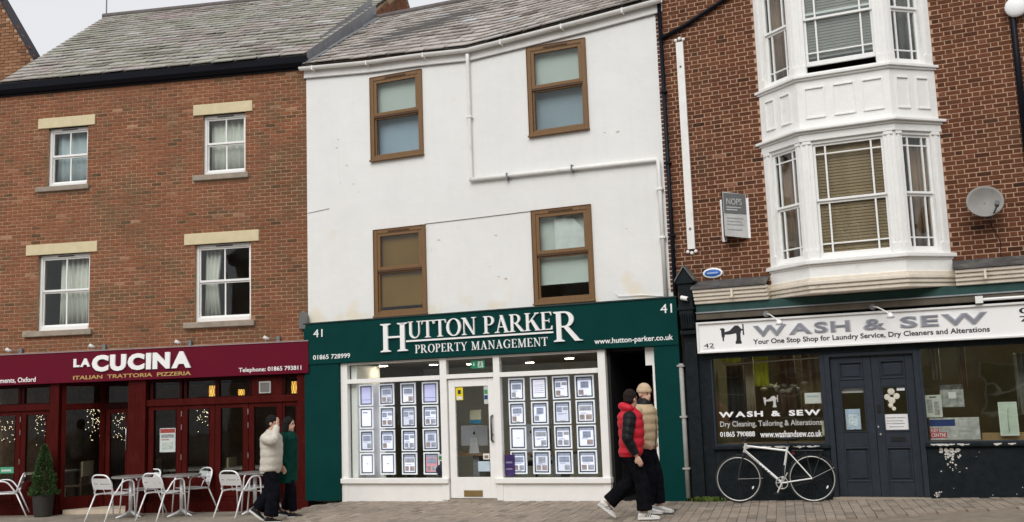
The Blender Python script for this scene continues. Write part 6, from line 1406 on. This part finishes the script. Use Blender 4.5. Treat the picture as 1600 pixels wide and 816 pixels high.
REDJ = mat('red_puffer', (.56, .012, .03), .5, .12, 10, .9, 13); BLKJ = mat('black_puffer', (.007, .007, .009), .45, .2, 10, .9, 13, spec=.2); SANDJ = mat('sand_puffer', (.52, .40, .25), .5, .1, 10, .9, 13); CREAMJ = mat('cream_puffer', (.58, .545, .47), .6, .1, 10, .9, 13); GRNJ = mat('bottle_green_coat', (.004, .042, .032), .8, .25, 8, .9, 9, spec=.08)
WHSH = mat('white_trainer', (.74, .73, .70), .5, .05, 8); BKSH = mat('black_canvas_shoe', (.014, .014, .015), .7)
def scarf(m):
    def f(root, hx, Rh, hp):
        mb = MB(); mb.loft([ring(hp.x * .85 - .005, 0, z, a, b) for z, a, b in ((1.44, .10, .115), (1.48, .098, .105), (1.53, .085, .085), (1.555, .078, .078))]); link_mesh(remesh(mb, .009, True, 1), 'neck_warmer', m, root)
    return f
def zip_line(m, y=.0):
    def f(root, hx, Rh, hp):
        mb = MB(); mb.tube([(.155, y, .86), (.185, y, 1.05), (.19, y, 1.25), (.155, y, 1.42)], .006, 6); mb.build('zip', m, root)
    return f
WALK = -10
person('person', 1.52, 14.20, WALK + 8, 1.79, 'person in a red puffer jacket with black sleeves, dark hair, walking with head turned away', dict(
    legs=[(-1, 0, (.13, -.09, .50), (.15, -.09, .10), 0), (1, 0, (-.02, .09, .50), (-.34, .09, .21), 38)],
    arms=[(-1, (.0, -.215, 1.37), (-.05, -.275, 1.09), (.06, -.285, .86), (0, 1, 0), .55), (1, (.0, .215, 1.37), (-.04, .26, 1.10), (.06, .18, .95), (0, -1, 0), .5)],
    hair=HAIRD, head_yaw=42, head_pitch=4, trouser=(.112, .10, .105), trouser_mat=BLKT, shoe=WHSH, sole=WHSH, stripes=INK,
    jacket=dict(mat=REDJ, sleeve=BLKJ, hem=.84, w=.235, d=.175, puff=.075, freq=.125, hood=True, belly=.02, taper=.92), extra=[short_hair(HAIRD)]))
person('person', 1.80, 14.88, WALK - 22, 1.86, 'person in a beige beanie and sand puffer jacket walking beside the red jacket', dict(
    legs=[(-1, 0, (.10, -.09, .50), (.06, -.09, .10), 0), (1, 0, (.12, .09, .51), (.14, .09, .10), 0)],
    arms=[(-1, (.0, -.215, 1.37), (-.06, -.275, 1.10), (.085, -.19, .96), (0, 1, 0), .6), (1, (.0, .215, 1.37), (-.04, .275, 1.10), (.07, .17, .96), (0, -1, 0), .5)],
    hair=HAIRD, head_yaw=-22, head_pitch=4, trouser=(.11, .09, .082), trouser_mat=NAVY, shoe=WHSH, sole=WHSH, foot_yaw=0,
    jacket=dict(mat=SANDJ, hem=.86, w=.22, d=.165, puff=.07, freq=.115, taper=.93), extra=[beanie(mat('beige_knit', (.56, .42, .28), .9, .12, 30)), scarf(BLKJ), zip_line(BLACK)]))
person('person', -4.03, 16.86, WALK + 2, 1.75, 'person in a cream puffer jacket walking with one hand raised to the forehead', dict(
    legs=[(-1, 0, (.10, -.09, .50), (.04, -.09, .09), 0), (1, 0, (-.03, .09, .49), (-.26, .09, .20), 34)],
    arms=[(-1, (.0, -.215, 1.37), (.17, -.29, 1.33), (.155, -.10, 1.575), (-1, .3, 0), .25), (1, (.0, .215, 1.37), (-.02, .27, 1.10), (.10, .25, .90), (0, -1, 0), .5)],
    hair=HAIRB, head_yaw=0, head_pitch=2, trouser=(.118, .115, .118), trouser_mat=NAVY, shoe=BKSH, sole=WHSH,
    jacket=dict(mat=CREAMJ, hem=.80, w=.225, d=.172, puff=.04, freq=.13, taper=.94, belly=.018), extra=[short_hair(HAIRB, True)]))
person('person', -3.86, 17.30, WALK + 2, 1.69, 'person with dark bobbed hair in a long bottle-green coat beside the cream jacket', dict(
    legs=[(-1, 0, (.12, -.08, .49), (.14, -.08, .09), 0), (1, 0, (.02, .08, .49), (-.08, .08, .11), 8)],
    arms=[(-1, (.0, -.20, 1.37), (-.06, -.25, 1.10), (.06, -.16, .93), (0, 1, 0), .5), (1, (.0, .20, 1.37), (-.04, .25, 1.10), (.06, .16, .93), (0, -1, 0), .5)],
    hair=HAIRB, head_yaw=-4, head_pitch=3, trouser=(.10, .08, .07), trouser_mat=NAVY, shoe=BKSH, sole=WHSH,
    jacket=dict(mat=GRNJ, hem=.60, w=.205, d=.17, puff=.012, freq=.2, taper=1.06, gather=False), extra=[bob_hair(HAIRB)]))
